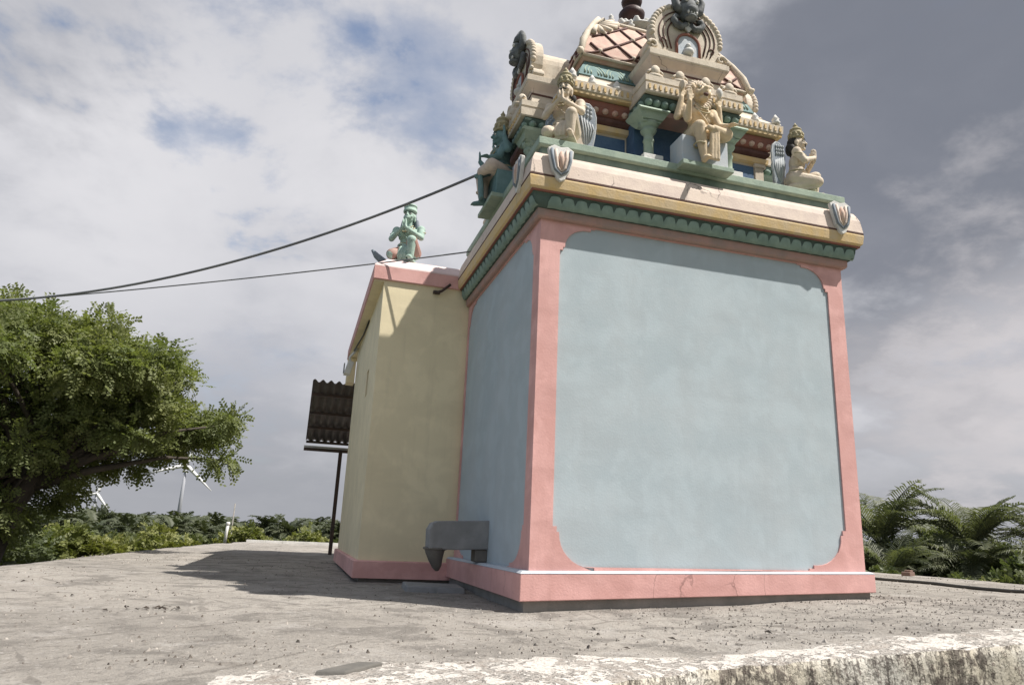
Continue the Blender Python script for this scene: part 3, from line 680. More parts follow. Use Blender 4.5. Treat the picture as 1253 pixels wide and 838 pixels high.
# ---- dome: square plan, curved faces, lattice ribs
DP = [(.585, 5.20), (.555, 5.24), (.55, 5.29), (.575, 5.40), (.625, 5.53), (.69, 5.67), (.765, 5.81), (.86, 5.955), (.90, 6.00), (1.02, 6.10), (1.18, 6.22)]
def dome_e(t):                                                   # t in 0..1 over the patterned part
    n = 7; q = t * n; i = min(int(q), n - 1); f_ = q - i
    a, b = DP[i + 1] if i + 1 < len(DP) else DP[-1], DP[min(i + 2, 8)]
    a = DP[1 + i * 1]; b = DP[min(2 + i, 7)]
    return a[0] + (b[0] - a[0]) * f_, a[1] + (b[1] - a[1]) * f_
def build_dome():
    mb = MB(); mb.ring(DP, RECT, smooth=False); d = mb.build('dome', M['rose'], shrine)
    NU = 5
    lat = MB(); pad = MB(); bor = MB()
    for s_, fr in enumerate(side_frames()):
        def P(q, t, off=.0, s_=s_, fr=fr):
            e, z = dome_e(t); return fr(q * (HALF[s_] - e), e - off, z)
        n = NU if s_ % 2 == 0 else NU - 1
        for i in range(-3, n + 3):
            for sg in (1, -1):
                pts = []
                for j in range(13):
                    t = .03 + .80 * j / 12; q = -1 + 2 * (i / n + sg * t * .55 + (0 if sg > 0 else .0))
                    if -0.97 <= q <= 0.97: pts.append(P(q, t, .006))
                if len(pts) > 1: lat.tube(pts, .014, 5)
        # lotus marks in the fields
        for i in range(-1, n + 1):
            for t in (.17, .53):
                q = -1 + 2 * (i + .5) / n + (0)
                if abs(q) < .9: pad.ball(P(q, t + .02, .0), (.03, .03, .03), 8, 5)
        # top border: two cream courses with beads
        for t, rr in ((.86, .022), (.93, .026), (1.0, .024)): bor.tube([P(q, t, .004) for q in (-1, -.5, 0, .5, 1)], rr, 6)
        for j in range(15): bor.ball(P(-.95 + 1.9 * j / 14, .965, .01), .016, 6, 4)
        bor.tube([P(q, .0, .01) for q in (-1, 0, 1)], .016, 6)
    lat.build('lattice', M['brown'], d); pad.build('lotus_marks', M['cream2'], d); bor.build('dome_border', M['cream2'], d)
    # corner ribs: a tall leaf with a fan shell at its head
    for cx, cy in ((1, 1), (-1, 1), (-1, -1), (1, -1)):
        mb = MB()
        def PC(t, out=0.0, side=0.0):
            e, z = dome_e(t); x = (SW / 2 - e) + out; y = (SD / 2 - e) + out
            v = (CX - cx * (x - side * .7), CY - cy * (y + side * .7), z); return v
        mb.tube([PC(t, .012) for t in (0, .15, .3, .5, .7, .85, 1)], [.022, .034, .038, .034, .030, .036, .02], 8)
        mb.tube([PC(0.04, .03), PC(.0, .05), PC(.05, .065)], [.04, .034, .012], 8)
        c = mb.build('corner_leaf', M['cream2'], d)
        fan = MB()
        for sd in (1, -1):                                       # fan shells turn onto the two faces
            for k in range(7):
                a = PI * (.02 + .16 * k)
                pts = []
                for rr in (.02, .13, .22):
                    t = min(max(.72 + math.cos(a) * rr * 1.05 * 1.0, .3), .99); e, z = dome_e(t)
                    al = .03 + math.sin(a) * rr
                    if sd > 0: pts.append((CX - cx * (SW / 2 - e - al), CY - cy * (SD / 2 - e + .012), z))
                    else: pts.append((CX - cx * (SW / 2 - e + .012), CY - cy * (SD / 2 - e - al), z))
                fan.tube(pts, [.012, .032, .038], 7)
        fan.build('fan_shell', M['cream2'], d)
    mb = MB()                                                    # lotus seat of the finial
    for k in range(16):
        a = 2 * PI * k / 16
        for rr, zz, l in ((.42, 6.12, .16), (.28, 6.22, .16)):
            mb.tube([(CX + math.cos(a) * rr * .6, CY + math.sin(a) * rr * .6, zz + .02), (CX + math.cos(a) * rr, CY + math.sin(a) * rr, zz), (CX + math.cos(a) * (rr + .05), CY + math.sin(a) * (rr + .05), zz + .05)], [.05, .06, .02], 7)
    mb.lathe([(.5, 6.08), (.4, 6.18), (.22, 6.27), (.16, 6.36), (.11, 6.40)], (CX, CY, 0), 20)
    mb.build('lotus_seat', M['white'], d)
    mb = MB()
    mb.lathe([(.07, 6.36), (.08, 6.40), (.055, 6.43), (.10, 6.455), (.145, 6.51), (.155, 6.56), (.12, 6.61), (.06, 6.64), (.05, 6.655), (.11, 6.69), (.125, 6.74), (.09, 6.79), (.045, 6.81), (.06, 6.85), (.045, 6.90), (.02, 6.96), (.004, 7.06)], (CX - .03, CY, 0), 20)
    mb.build('finial', M['maroon'], d)
    # buds along the dome shoulder
    mb = MB()
    for s_, fr in enumerate(side_frames()):
        for q in (-.8, -.4, 0, .4, .8):
            mb = MB(); mb.lathe([(.03, 0), (.045, .03), (.02, .06), (.03, .08), (.004, .12)], fr(q * (HALF[s_] - .9), .9, 6.0), 8)
            mb.build('shoulder_bud', M['white'], d)
build_dome()

# ---- porches and horseshoe gables on the four sides
def curl(mb, fr, u, o, z, r_=.05, sg=1, tk=.014):
    pts = [fr(u + sg * r_ * (1 - .07 * k) * math.cos(.55 * k), o, z + r_ * (1 - .07 * k) * math.sin(.55 * k)) for k in range(12)]
    mb.tube(pts, [tk * (1 - .05 * k) for k in range(12)], 6)

def build_porch(fr):
    p = MB(); fbox(p, fr, -.50, .50, .30, .5, 3.86, 4.42)
    porch = p.build('porch', M['navy'], shrine)  # solid dark blue block standing for the shade in the open porch back
    for u in (-.42, .42):
        c = MB(); fbox(c, fr, u - .115, u + .115, .045, .275, 3.84, 3.90); fbox(c, fr, u - .10, u + .10, .06, .26, 3.90, 3.955)
        c.build('column_base', M['white'], porch, bevel=.006)
        c = MB(); c.lathe([(.062, 3.955), (.066, 3.975), (.05, 3.99), (.046, 4.01), (.046, 4.12), (.054, 4.13), (.054, 4.145), (.046, 4.155), (.045, 4.20), (.07, 4.225), (.078, 4.245), (.06, 4.262), (.075, 4.275), (.088, 4.29), (.10, 4.315)], fr(u, .16, 0), 14)
        c.build('column', M['green_light'], porch)
        c = MB(); a = [(.085, 4.30), (.10, 4.32), (.15, 4.39), (.16, 4.42)]
        for (w0, z0), (w1, z1) in zip(a, a[1:]):
            c.hexa([fr(u - w0, .16 - w0, z0), fr(u + w0, .16 - w0, z0), fr(u + w0, .16 + w0, z0), fr(u - w0, .16 + w0, z0)], [fr(u - w1, .16 - w1 * .8, z1), fr(u + w1, .16 - w1 * .8, z1), fr(u + w1, .16 + w1, z1), fr(u - w1, .16 + w1, z1)])
        c.build('capital', M['green_light'], porch)
    def slab(nm, mat, lst):                                       # stepped porch mouldings: (half width, front o, z)
        c = MB()
        for (w0, o0, z0), (w1, o1, z1) in zip(lst, lst[1:]):
            c.hexa([fr(-w0, o0, z0), fr(w0, o0, z0), fr(w0, .72, z0), fr(-w0, .72, z0)], [fr(-w1, o1, z1), fr(w1, o1, z1), fr(w1, .72, z1), fr(-w1, .72, z1)])
        return c.build(nm, mat, porch)
    slab('beam', M['pink_grey'], [(.485, .10, 4.40), (.49, .095, 4.445)])
    g = slab('petal_course', M['green_deep'], [(.478, .112, 4.445), (.485, .10, 4.47), (.515, .055, 4.53), (.52, .05, 4.555)])
    c = MB()
    for k in range(12):
        u = -.46 + .92 * k / 11; c.ball(fr(u, .075, 4.50), (.04, .04, .036), 8, 6)
    for k in range(5):
        for d in (-1, 1): c.ball(fr(d * .50, .14 + .1 * k, 4.50), (.04, .04, .036), 8, 6)
    c.build('petals', M['green_petal'], porch)
    slab('beam_line', M['darkgreen'], [(.505, .06, 4.555), (.505, .06, 4.572)])
    f_ = slab('frieze', M['cream2'], [(.515, .015, 4.572), (.52, .01, 4.585), (.52, .01, 4.665), (.512, .02, 4.67), (.512, .02, 4.685), (.52, .012, 4.69), (.52, .012, 4.75), (.50, .03, 4.76)])
    c = MB()
    for k in range(18):
        u = -.48 + .96 * k / 17; fbox(c, fr, u - .010, u + .010, .0, .02, 4.60, 4.65)
    c.build('frieze_dentils', M['ochre'], porch)
    for u in (-.40, -.14, .14, .40):
        c = MB(); curl(c, fr, u - .035, .05, 4.80, .04, -1); curl(c, fr, u + .035, .05, 4.80, .04, 1)
        c.ball(fr(u, .05, 4.83), (.05, .035, .06), 10, 6); c.ball(fr(u, .045, 4.765), (.085, .04, .03), 10, 6)
        c.build('crest_curl', M['cream2'], porch)
    slab('attic', M['cream2'], [(.40, .12, 4.755), (.39, .14, 4.80), (.375, .16, 4.88), (.37, .16, 4.93)])
    slab('attic_line', M['brown'], [(.375, .155, 4.93), (.375, .155, 4.95)])
    slab('cavetto', M['cream'], [(.375, .16, 4.95), (.385, .15, 4.98), (.42, .10, 5.03), (.43, .095, 5.045)])
    slab('gable_base', M['cream2'], [(.43, .09, 5.045), (.435, .085, 5.06), (.435, .085, 5.115), (.42, .10, 5.12), (.42, .10, 5.135)])
    # horseshoe gable
    out = [(.41, 5.135), (.43, 5.16), (.425, 5.20), (.39, 5.225), (.36, 5.24), (.35, 5.27), (.37, 5.31)]
    out += [(.385 * math.cos(t), 5.40 + .34 * math.sin(t)) for t in [k * PI / 24 for k in range(0, 25)]]
    out += [(-u, z) for u, z in out[:7][::-1]]
    g = MB(); g.prism(out, .13, lambda u, v, w: fr(u, .14 + w, v)); gb = g.build('gable', M['cream2'], shrine, bevel=.01)
    g = MB()                                                     # barrel behind the gable runs into the dome
    o2 = [(.30, 5.135), (.31, 5.36)] + [(.31 * math.cos(t), 5.38 + .26 * math.sin(t)) for t in [k * PI / 14 for k in range(15)]] + [(-.31, 5.36), (-.30, 5.135)]
    g.prism(o2, .62, lambda u, v, w: fr(u, .27 + w, v)); g.build('gable_vault', M['cream2'], gb)
    g = MB()                                                     # beaded rim
    for k in range(27):
        t = -.12 + (PI + .24) * k / 26
        g.ball(fr(.378 * math.cos(t), .155, 5.40 + .333 * math.sin(t)), (.034, .034, .034), 8, 6)
    for d in (-1, 1):
        curl(g, fr, d * .375, .13, 5.195, .055, d, .02)
    g.build('gable_rim', M['cream2'], gb)
    g = MB()
    for rr, tk in ((.31, .007), (.262, .006), (.215, .008)):
        pts = [fr(d * rr * (1 if t > 0 else 1), .136, z) for d, t, z in []]
        pts = [fr(rr * .82, .136, 5.20)] + [fr(rr * math.cos(t), .136, 5.38 + rr * .92 * math.sin(t)) for t in [k * PI / 18 for k in range(-1, 20)]] + [fr(-rr * .82, .136, 5.20)]
        g.tube(pts, tk, 6)
    for d in (-1, 1):
        curl(g, fr, d * .275, .135, 5.27, .04, -d, .008)
    g.build('gable_scrolls', M['brown'], gb)
    nich = [(-.115, 5.137), (.115, 5.137), (.115, 5.26)] + [(.115 * math.cos(t), 5.27 + .11 * math.sin(t)) for t in [k * PI / 10 for k in range(11)]] + [(-.115, 5.26)]
    g = MB(); g.prism(nich, .02, lambda u, v, w: fr(u, .125 + w, v)); nn = g.build('niche', M['paleblue'], gb)
    g = MB(); g.tube([fr(-.125, .12, 5.14), fr(-.125, .12, 5.27)] + [fr(-.125 * math.cos(t), .12, 5.275 + .12 * math.sin(t)) for t in [k * PI / 10 for k in range(11)]] + [fr(.125, .12, 5.14)], .014, 6); g.build('niche_arch', M['redbrown'], gb)
    g = MB(); g.ball(fr(0, .122, 5.19), (.06, .06, .045), 10, 6); g.ball(fr(0, .118, 5.26), (.028, .028, .03), 10, 6); g.build('niche_relief', M['white'], gb)
    # lion mask finial
    k = MB()
    for d in (-1, 1):
        k.tube([fr(d * .02, .11, 5.50), fr(d * .07, .11, 5.46), fr(d * .13, .11, 5.48), fr(d * .16, .11, 5.53), fr(d * .14, .11, 5.57), fr(d * .105, .11, 5.56)], [.03, .034, .036, .034, .028, .018], 8)
        k.tube([fr(d * .06, .1, 5.62), fr(d * .13, .1, 5.68), fr(d * .155, .1, 5.77), fr(d * .12, .1, 5.84), fr(d * .08, .1, 5.82)], [.045, .042, .036, .03, .016], 8)
        k.ball(fr(d * .055, .06, 5.715), (.04, .04, .04), 10, 7)
        k.tube([fr(d * .05, .1, 5.79), fr(d * .09, .1, 5.84), fr(d * .075, .1, 5.89), fr(d * .02, .1, 5.93)], [.045, .035, .026, .008], 8)
    k.ball(fr(0, .12, 5.66), (.115, .115, .13), 14, 10); k.ball(fr(0, .05, 5.62), (.065, .065, .055), 12, 8); k.ball(fr(0, .06, 5.545), (.07, .06, .03), 12, 8)
    k.tube([fr(0, .1, 5.78), fr(0, .1, 5.86), fr(0, .1, 5.96)], [.075, .06, .008], 8)
    km = k.build('lion_mask', M['charcoal'], gb)
    k = MB()
    for d in (-1, 1): k.ball(fr(d * .055, .027, 5.718), (.022, .022, .022), 8, 6)
    k.prism([(-.05, 5.47), (0, 5.41), (.05, 5.47), (0, 5.53)], .02, lambda u, v, w: fr(u, .10 + w, v))
    for q in (-.045, -.015, .015, .045): k.ball(fr(q, .018, 5.575), (.012, .012, .02), 6, 5)
    k.build('mask_highlights', M['white'], gb)
for _fr in side_frames(): build_porch(_fr)

# ------------------------------------------------------------------ statues
def hand(mb, wrist, d, palm_n, s_=1.0, curlf=.25, thumb=1):
    """palm and five fingers: wrist, pointing direction d, palm normal"""
    d = Vector(d).normalized(); n = Vector(palm_n).normalized(); sd = d.cross(n).normalized(); w = Vector(wrist)
    pc = w + d * .036 * s_
    for k in (-1, 0, 1): mb.cap(w + sd * k * .010 * s_, pc + sd * k * .015 * s_ + d * .012 * s_, .014 * s_, .012 * s_, 7)
    for k, L in enumerate((.046, .054, .050, .038)):
        b = pc + d * .018 * s_ + sd * (.024 - .016 * k) * s_
        m = b + (d * .6 + n * curlf * .4).normalized() * L * .55 * s_; e = m + (d + n * curlf * 1.6).normalized() * L * .5 * s_
        mb.cap(b, m, .0085 * s_, .008 * s_, 6); mb.cap(m, e, .008 * s_, .0065 * s_, 6)
    b = w + d * .016 * s_ + sd * thumb * .02 * s_; m = b + (d + sd * thumb * .9).normalized() * .03 * s_; e = m + (d * 1.2 + n * .3 + sd * thumb * .2).normalized() * .028 * s_
    mb.cap(b, m, .010 * s_, .009 * s_, 6); mb.cap(m, e, .009 * s_, .007 * s_, 6)

def head(mb, c, s_=1.0):
    x, y, z = c
    mb.ball((x, y + .006, z + .012), (.072 * s_, .082 * s_, .090 * s_)); mb.ball((x, y - .028 * s_, z - .045 * s_), (.052 * s_, .05 * s_, .05 * s_))
    mb.cap((x, y - .078 * s_, z + .025 * s_), (x, y - .098 * s_, z - .008 * s_), .011 * s_, .017 * s_, 8)
    for d in (-1, 1):
        mb.ball((x + d * .074 * s_, y + .01, z - .005), (.014 * s_, .024 * s_, .038 * s_)); mb.cap((x + d * .074 * s_, y + .005, z - .04 * s_), (x + d * .074 * s_, y + .005, z - .065 * s_), .014 * s_, .014 * s_, 7)
        mb.ball((x + d * .036 * s_, y - .062 * s_, z - .022 * s_), (.026 * s_, .022 * s_, .022 * s_))
        mb.cap((x + d * .012 * s_, y - .084 * s_, z + .036 * s_), (x + d * .056 * s_, y - .066 * s_, z + .038 * s_), .008 * s_, .007 * s_, 6)
    mb.cap((x - .022 * s_, y - .080 * s_, z - .042 * s_), (x + .022 * s_, y - .080 * s_, z - .042 * s_), .009 * s_, .009 * s_, 7)
    mb.ball((x, y - .072 * s_, z - .075 * s_), (.022 * s_, .02 * s_, .018 * s_))

def face_paint(c, parent, s_=1.0, moustache=True):
    x, y, z = c
    e = MB()
    for d in (-1, 1): e.ball((x + d * .032 * s_, y - .073 * s_, z + .016 * s_), (.018 * s_, .010 * s_, .010 * s_), 10, 6)
    e.build('eyes', M['eye'], parent)
    h = MB()
    for d in (-1, 1):
        h.ball((x + d * .032 * s_, y - .082 * s_, z + .016 * s_), (.007 * s_, .004 * s_, .008 * s_), 8, 5)
        h.tube([(x + d * .012 * s_, y - .090 * s_, z + .036 * s_), (x + d * .036 * s_, y - .083 * s_, z + .045 * s_), (x + d * .06 * s_, y - .066 * s_, z + .036 * s_)], [.004 * s_, .005 * s_, .003 * s_], 5)
        if moustache: h.tube([(x, y - .092 * s_, z - .027 * s_), (x + d * .026 * s_, y - .088 * s_, z - .032 * s_), (x + d * .052 * s_, y - .068 * s_, z - .020 * s_)], [.006 * s_, .008 * s_, .003 * s_], 6)
    h.build('brows', M['hair'], parent)

def crown_part(c, parent, mat, s_=1.0, tall=1.0):
    x, y, z = c; k = MB()
    k.lathe([(.080 * s_, 0), (.094 * s_, .008 * s_), (.094 * s_, .024 * s_), (.082 * s_, .03 * s_), (.084 * s_, .06 * s_ * tall), (.092 * s_, .066 * s_ * tall), (.092 * s_, .080 * s_ * tall), (.074 * s_, .086 * s_ * tall), (.070 * s_, .115 * s_ * tall), (.076 * s_, .12 * s_ * tall), (.074 * s_, .135 * s_ * tall), (.05 * s_, .155 * s_ * tall), (.024 * s_, .168 * s_ * tall), (.020 * s_, .18 * s_ * tall), (.03 * s_, .192 * s_ * tall), (.014 * s_, .212 * s_ * tall), (.004 * s_, .235 * s_ * tall)], (x, y + .012, z), 18)
    for j in range(10):
        a = 2 * PI * j / 10; k.ball((x + .09 * s_ * math.cos(a), y + .012 + .09 * s_ * math.sin(a), z + .045 * s_), (.017 * s_, .017 * s_, .026 * s_), 7, 5)
    return k.build('crown', mat, parent)

def kneeling(root, mat, tail=False, monkey=False):
    """praying figure on one knee, facing -Y; about one metre to the crown"""
    b = MB()
    b.ball((0, .05, .20), (.155, .135, .13)); b.ball((0, .015, .33), (.128, .105, .14)); b.ball((0, 0, .47), (.158, .108, .13))
    for d in (-1, 1):
        b.ball((d * .07, -.06, .50), (.075, .05, .06)); b.ball((d * .185, .0, .545), (.068, .066, .07))
        sh = (d * .19, .0, .55); el = (d * .225, -.09, .385); wr = (d * .030, -.215, .50)
        b.cap(sh, el, .056, .044); b.cap(el, wr, .044, .028)
        b.tube([(d * .2 + math.cos(t) * .058, -.035 + math.sin(t) * .055, .48 + .02 * math.sin(t)) for t in [k * PI / 6 for k in range(13)]], .013, 6)
        b.tube([(d * .055 + math.cos(t) * .02, -.195 + math.sin(t) * .03, .483 + .028 * math.cos(t)) for t in [k * PI / 4 for k in range(9)]], .012, 6)
        hand(b, (d * .020, -.222, .515), (0, .10, 1), (-d, 0, 0), 1.15, .02, -1 if d > 0 else 1)
    b.cap((0, .01, .56), (0, -.005, .68), .062, .054)
    hc = (0, -.02, .755); head(b, hc, 1.12)
    if monkey: b.ball((0, -.10, .715), (.05, .045, .042)); b.ball((0, -.115, .70), (.04, .035, .026))
    # raised knee (+x) and folded leg (-x)
    b.cap((.10, .03, .19), (.13, -.22, .30), .102, .074); b.cap((.13, -.22, .295), (.125, -.20, .06), .068, .046); b.cap((.125, -.18, .035), (.13, -.30, .025), .036, .028)
    for k in range(5): b.cap((.105 + .012 * k, -.305, .022), (.105 + .013 * k, -.328 + .004 * k, .016), .010, .009, 6)
    b.cap((-.10, .03, .19), (-.15, -.23, .085), .104, .076); b.cap((-.15, -.23, .075), (-.13, .10, .065), .068, .046); b.cap((-.15, .11, .055), (-.14, .24, .03), .034, .024)
    # sash, waist folds, sacred thread
    b.tube([(math.cos(t) * .142, .015 + math.sin(t) * .118, .285 + .012 * math.cos(3 * t)) for t in [k * PI / 10 for k in range(21)]], .020, 7)
    b.tube([(-.12, -.07, .565), (-.06, -.125, .47), (.02, -.125, .38), (.10, -.10, .30)], .010, 6)
    b.tube([(-.07, -.07, .575), (-.03, -.115, .53), (.03, -.115, .53), (.07, -.07, .575)], .014, 6)
    for q in (-.03, 0, .03): b.tube([(q, -.10, .27), (q * 1.4, -.19, .20), (q * 1.6, -.22, .08), (q * 1.6, -.21, .02)], [.016, .022, .024, .02], 6)
    b.box(-.17, .17, -.20, .20, -.01, .02)
    body = sculpt(b, 'body', mat, root, .0085, 2)
    o_ = MB()
    for w_, dz in ((.075, 0), (.105, -.035)):
        o_.tube([(w_ * math.cos(t), -.045 - .085 * math.sin(t) ** .7 - (.012 if dz else 0), .60 + dz - .075 * math.sin(t) * (1 if not dz else 1.25)) for t in [PI * k / 12 for k in range(13)]], .0085, 6)
    o_.ball((0, -.137, .478), (.018, .012, .022), 8, 6)
    o_.tube([(math.cos(t) * .148, .015 + math.sin(t) * .124, .305) for t in [k * PI / 10 for k in range(21)]], .010, 6)
    for d in (-1, 1):
        o_.tube([(d * .205 + math.cos(t) * .061, -.028 + math.sin(t) * .058, .49 + .02 * math.sin(t)) for t in [k * PI / 6 for k in range(13)]], .009, 6)
        o_.ball((d * .082, -.012, .70), (.016, .016, .022), 8, 6)
    o_.build('ornaments', M['crown'], root)
    return body, hc

def winged(label, loc, rz, sc):
    root = thing('winged_statue', label, 'statue', loc, rz, 'kneeling winged statues on the tower corners'); root.scale = (sc,) * 3
    body, hc = kneeling(root, M['skin'])
    face_paint(hc, root, 1.12)
    h = MB(); h.ball((0, .03, .775), (.088, .085, .095)); h.ball((0, .085, .69), (.10, .055, .085))
    for d in (-1, 1): h.ball((d * .09, .05, .66), (.04, .04, .06))
    h.build('hair', M['hair'], root)
    crown_part((0, -.02, .83), root, M['crown'], 1.05, 1.05)
    for d in (-1, 1):
        out = [(.02, .54), (.05, .64), (.12, .70), (.20, .70), (.27, .64), (.30, .54), (.30, .40), (.28, .25), (.25, .10), (.20, -.02), (.17, .06), (.12, .18), (.08, .30), (.04, .42)]
        fr = lambda u, v, w, d=d: (d * (.10 + u * .72), .13 + u * .55 + w, v)
        w_ = MB(); w_.prism(out, .03, fr); wing = w_.build('wing', M['wing'], root, bevel=.006)
        e = MB(); e.tube([fr(u, v, .015) for u, v in out + out[:1]], .014, 6)
        for sgn in (-.006, .036):
            for k in range(5):
                x0 = .09 + .04 * k; e.tube([fr(x0, .50 - .02 * k, sgn), fr(x0 + .03, .34, sgn), fr(.175 + .018 * k - .02, .10 + .02 * k, sgn)], [.012, .013, .006], 5)
            for j in range(3):
                for k in range(4): e.ball(fr(.08 + .05 * k, .66 - .055 * j - .01 * k, sgn), (.022, .014, .026), 7, 5)
        e.build('feathers', M['wing_rim'], wing)
    return root
ZS = 3.90
gar = winged('cream kneeling winged statue with folded hands on the tower corner nearest the camera', (.24, .15, ZS), -PI / 4 + .2, .75)
dup(gar, (2.73, .17, ZS), PI / 4 + .12, 'cream kneeling winged statue in profile on the right end of the ledge against dark cloud', sc=.74)
dup(gar, (.30, SD - .24, ZS), -3 * PI / 4, 'kneeling winged statue on the rear corner of the ledge, nearest the hall roof', sc=.74)

def seat_block(root, fr_mat):
    s_ = MB(); s_.box(-.315, .315, -.175, .30, -.03, .02); s_.build('seat_foot', M['green_light'], root, bevel=.006)
    s_ = MB(); s_.box(-.285, .285, -.115, .15, .02, .33); s_.build('seat', fr_mat, root, bevel=.008)
def enthroned(root, mat, lion):
    b = MB()
    b.ball((0, .04, .40), (.15, .12, .10)); b.ball((0, .02, .50), (.125, .10, .13)); b.ball((0, 0, .62), (.155, .105, .12)); b.cap((0, 0, .70), (0, -.01, .80), .062, .058)
    for d in (-1, 1): b.ball((d * .07, -.055, .645), (.075, .05, .055)); b.ball((d * .18, 0, .695), (.065, .062, .065))
    # hanging leg (-x) and crossed leg (+x)
    b.cap((-.09, .0, .39), (-.115, -.19, .40), .098, .074); b.cap((-.115, -.19, .39), (-.06, -.185, .09), .072, .044); b.cap((-.06, -.18, .05), (-.075, -.28, .028), .036, .028)
    for k in range(5): b.cap((-.10 + .012 * k, -.285, .025), (-.102 + .013 * k, -.31, .018), .010, .009, 6)
    b.cap((.09, .0, .39), (.235, -.17, .385), .094, .072); b.cap((.235, -.17, .375), (.03, -.25, .37), .066, .042); b.cap((.03, -.245, .365), (-.05, -.275, .36), .034, .028)
    # hanging sash between the legs
    for q in (.0, .035, .07): b.tube([(q, -.12, .40), (q, -.25, .33), (q * 1.1, -.235, .18), (q * 1.2, -.225, .04)], [.02, .026, .026, .022], 7)
    b.tube([(math.cos(t) * .15, .03 + math.sin(t) * .125, .44) for t in [k * PI / 10 for k in range(21)]], .022, 7)
    # arms: raised rear pair and front pair
    b.cap((-.18, .03, .69), (-.27, .0, .60), .054, .044); b.cap((-.27, .0, .60), (-.235, -.04, .80), .042, .03); hand(b, (-.235, -.04, .81), (0, -.05, 1), (0, -1, 0), 1.15, .2)
    b.cap((.18, .03, .69), (.27, .0, .60), .054, .044); b.cap((.27, .0, .60), (.245, -.04, .77), .042, .03); hand(b, (.245, -.04, .78), (0, -.05, 1), (0, -1, 0), 1.15, .2, -1)
    b.cap((-.17, -.02, .68), (-.20, -.10, .53), .054, .044); b.cap((-.20, -.10, .53), (-.235, -.20, .66), .042, .028); hand(b, (-.235, -.205, .67), (0, -.05, 1), (0, -1, 0), 1.1, .1)
    b.cap((.17, -.02, .68), (.21, -.08, .52), .054, .044); b.cap((.21, -.08, .52), (.25, -.20, .47), .042, .028); hand(b, (.25, -.21, .47), (.2, -1, -.1), (0, 0, -1), 1.1, .4)
    for d in (-1, 1): b.tube([(d * .22 + math.cos(t) * .052, .015 + math.sin(t) * .05, .645) for t in [k * PI / 6 for k in range(13)]], .014, 6)
    b.tube([(-.12, -.07, .70), (-.06, -.12, .62), (.02, -.125, .53), (.10, -.10, .45)], .010, 6)
    b.tube([(-.08, -.07, .73), (-.04, -.115, .66), (.04, -.115, .66), (.08, -.07, .73)], .016, 6)
    if lion:
        hc = Vector((0, -.04, .875))
        b.ball(hc, (.10, .10, .105)); b.ball(hc + Vector((0, -.085, -.015)), (.062, .06, .045)); b.ball(hc + Vector((0, -.07, -.085)), (.055, .055, .03))
        b.ball(hc + Vector((0, -.135, .012)), (.032, .022, .02))
        for d in (-1, 1):
            b.ball(hc + Vector((d * .055, -.075, .055)), (.034, .026, .022)); b.ball(hc + Vector((d * .085, .0, .10)), (.032, .02, .036)); b.ball(hc + Vector((d * .065, -.065, -.02)), (.036, .04, .04))
            b.cap(hc + Vector((d * .03, -.125, -.045)), hc + Vector((d * .03, -.12, -.075)), .012, .005, 6)
    else:
        hc = Vector((0, -.02, .885)); head(b, hc, 1.1)
    sculpt(b, 'body', mat, root, .0085, 2)
    o_ = MB()
    for w_, dz in ((.075, 0), (.105, -.035)):
        o_.tube([(w_ * math.cos(t), -.045 - .085 * math.sin(t) ** .7, .745 + dz - .075 * math.sin(t) * (1 if not dz else 1.25)) for t in [PI * k / 12 for k in range(13)]], .0085, 6)
    o_.tube([(math.cos(t) * .155, .03 + math.sin(t) * .13, .462) for t in [k * PI / 10 for k in range(21)]], .011, 6)
    o_.tube([(-.115 + math.cos(t) * .062, -.185 + math.sin(t) * .062, .20) for t in [k * PI / 6 for k in range(13)]], .009, 6)
    o_.build('ornaments', M['crown'], root)
    return hc

lion = thing('lion_headed_statue', 'golden four armed lion headed seated statue on the middle of the front ledge', 'statue', (1.50, -.03, 3.80)); lion.scale = (.82, .86, .90)
seat_block(lion, M['paleblue']); hc = enthroned(lion, M['gold'], True)
k = MB()
for j in range(26):
    a = 2 * PI * j / 26
    k.tube([(hc.x + math.cos(a) * .085, hc.y + .03, hc.z + math.sin(a) * .09), (hc.x + math.cos(a) * .14, hc.y + .01, hc.z + math.sin(a) * .145), (hc.x + math.cos(a + .12) * .182, hc.y + .035, hc.z + math.sin(a + .12) * .187)], [.024, .026, .020], 6)
k.lathe([(.11, -.02), (.185, -.015), (.19, .015), (.11, .02)], (0, 0, 0), 28)
_r90 = Matrix.Rotation(PI / 2, 4, 'X'); n0 = len(k.v) - 28 * 4
for i in range(n0, len(k.v)): v = _r90 @ Vector(k.v[i]); k.v[i] = (hc.x + v.x, hc.y + .06 + v.y, hc.z + v.z)
k.build('mane', M['skin'], lion)
k = MB()
for d in (-1, 1): k.ball((hc.x + d * .045, hc.y - .098, hc.z + .036), (.018, .012, .012), 8, 6)
k.build('eyes', M['eye'], lion)
k = MB(); k.ball((hc.x, hc.y - .118, hc.z - .058), (.038, .022, .02), 10, 6)
for d in (-1, 1): k.ball((hc.x + d * .045, hc.y - .108, hc.z + .036), (.008, .006, .008), 6, 5)
k.build('mouth', M['brown'], lion)
k = MB(); k.lathe([(.055, -.01), (.06, 0), (.055, .01)], (0, 0, 0), 16); k.xf(Matrix.Translation((-.24, -.06, .93)) @ Matrix.Rotation(PI / 2, 4, 'Y')); k.build('discus', M['skin'], lion)
k = MB(); k.lathe([(.006, -.06), (.03, -.02), (.042, .02), (.03, .05), (.008, .075)], (.245, -.055, .93), 12); k.build('conch', M['white'], lion)

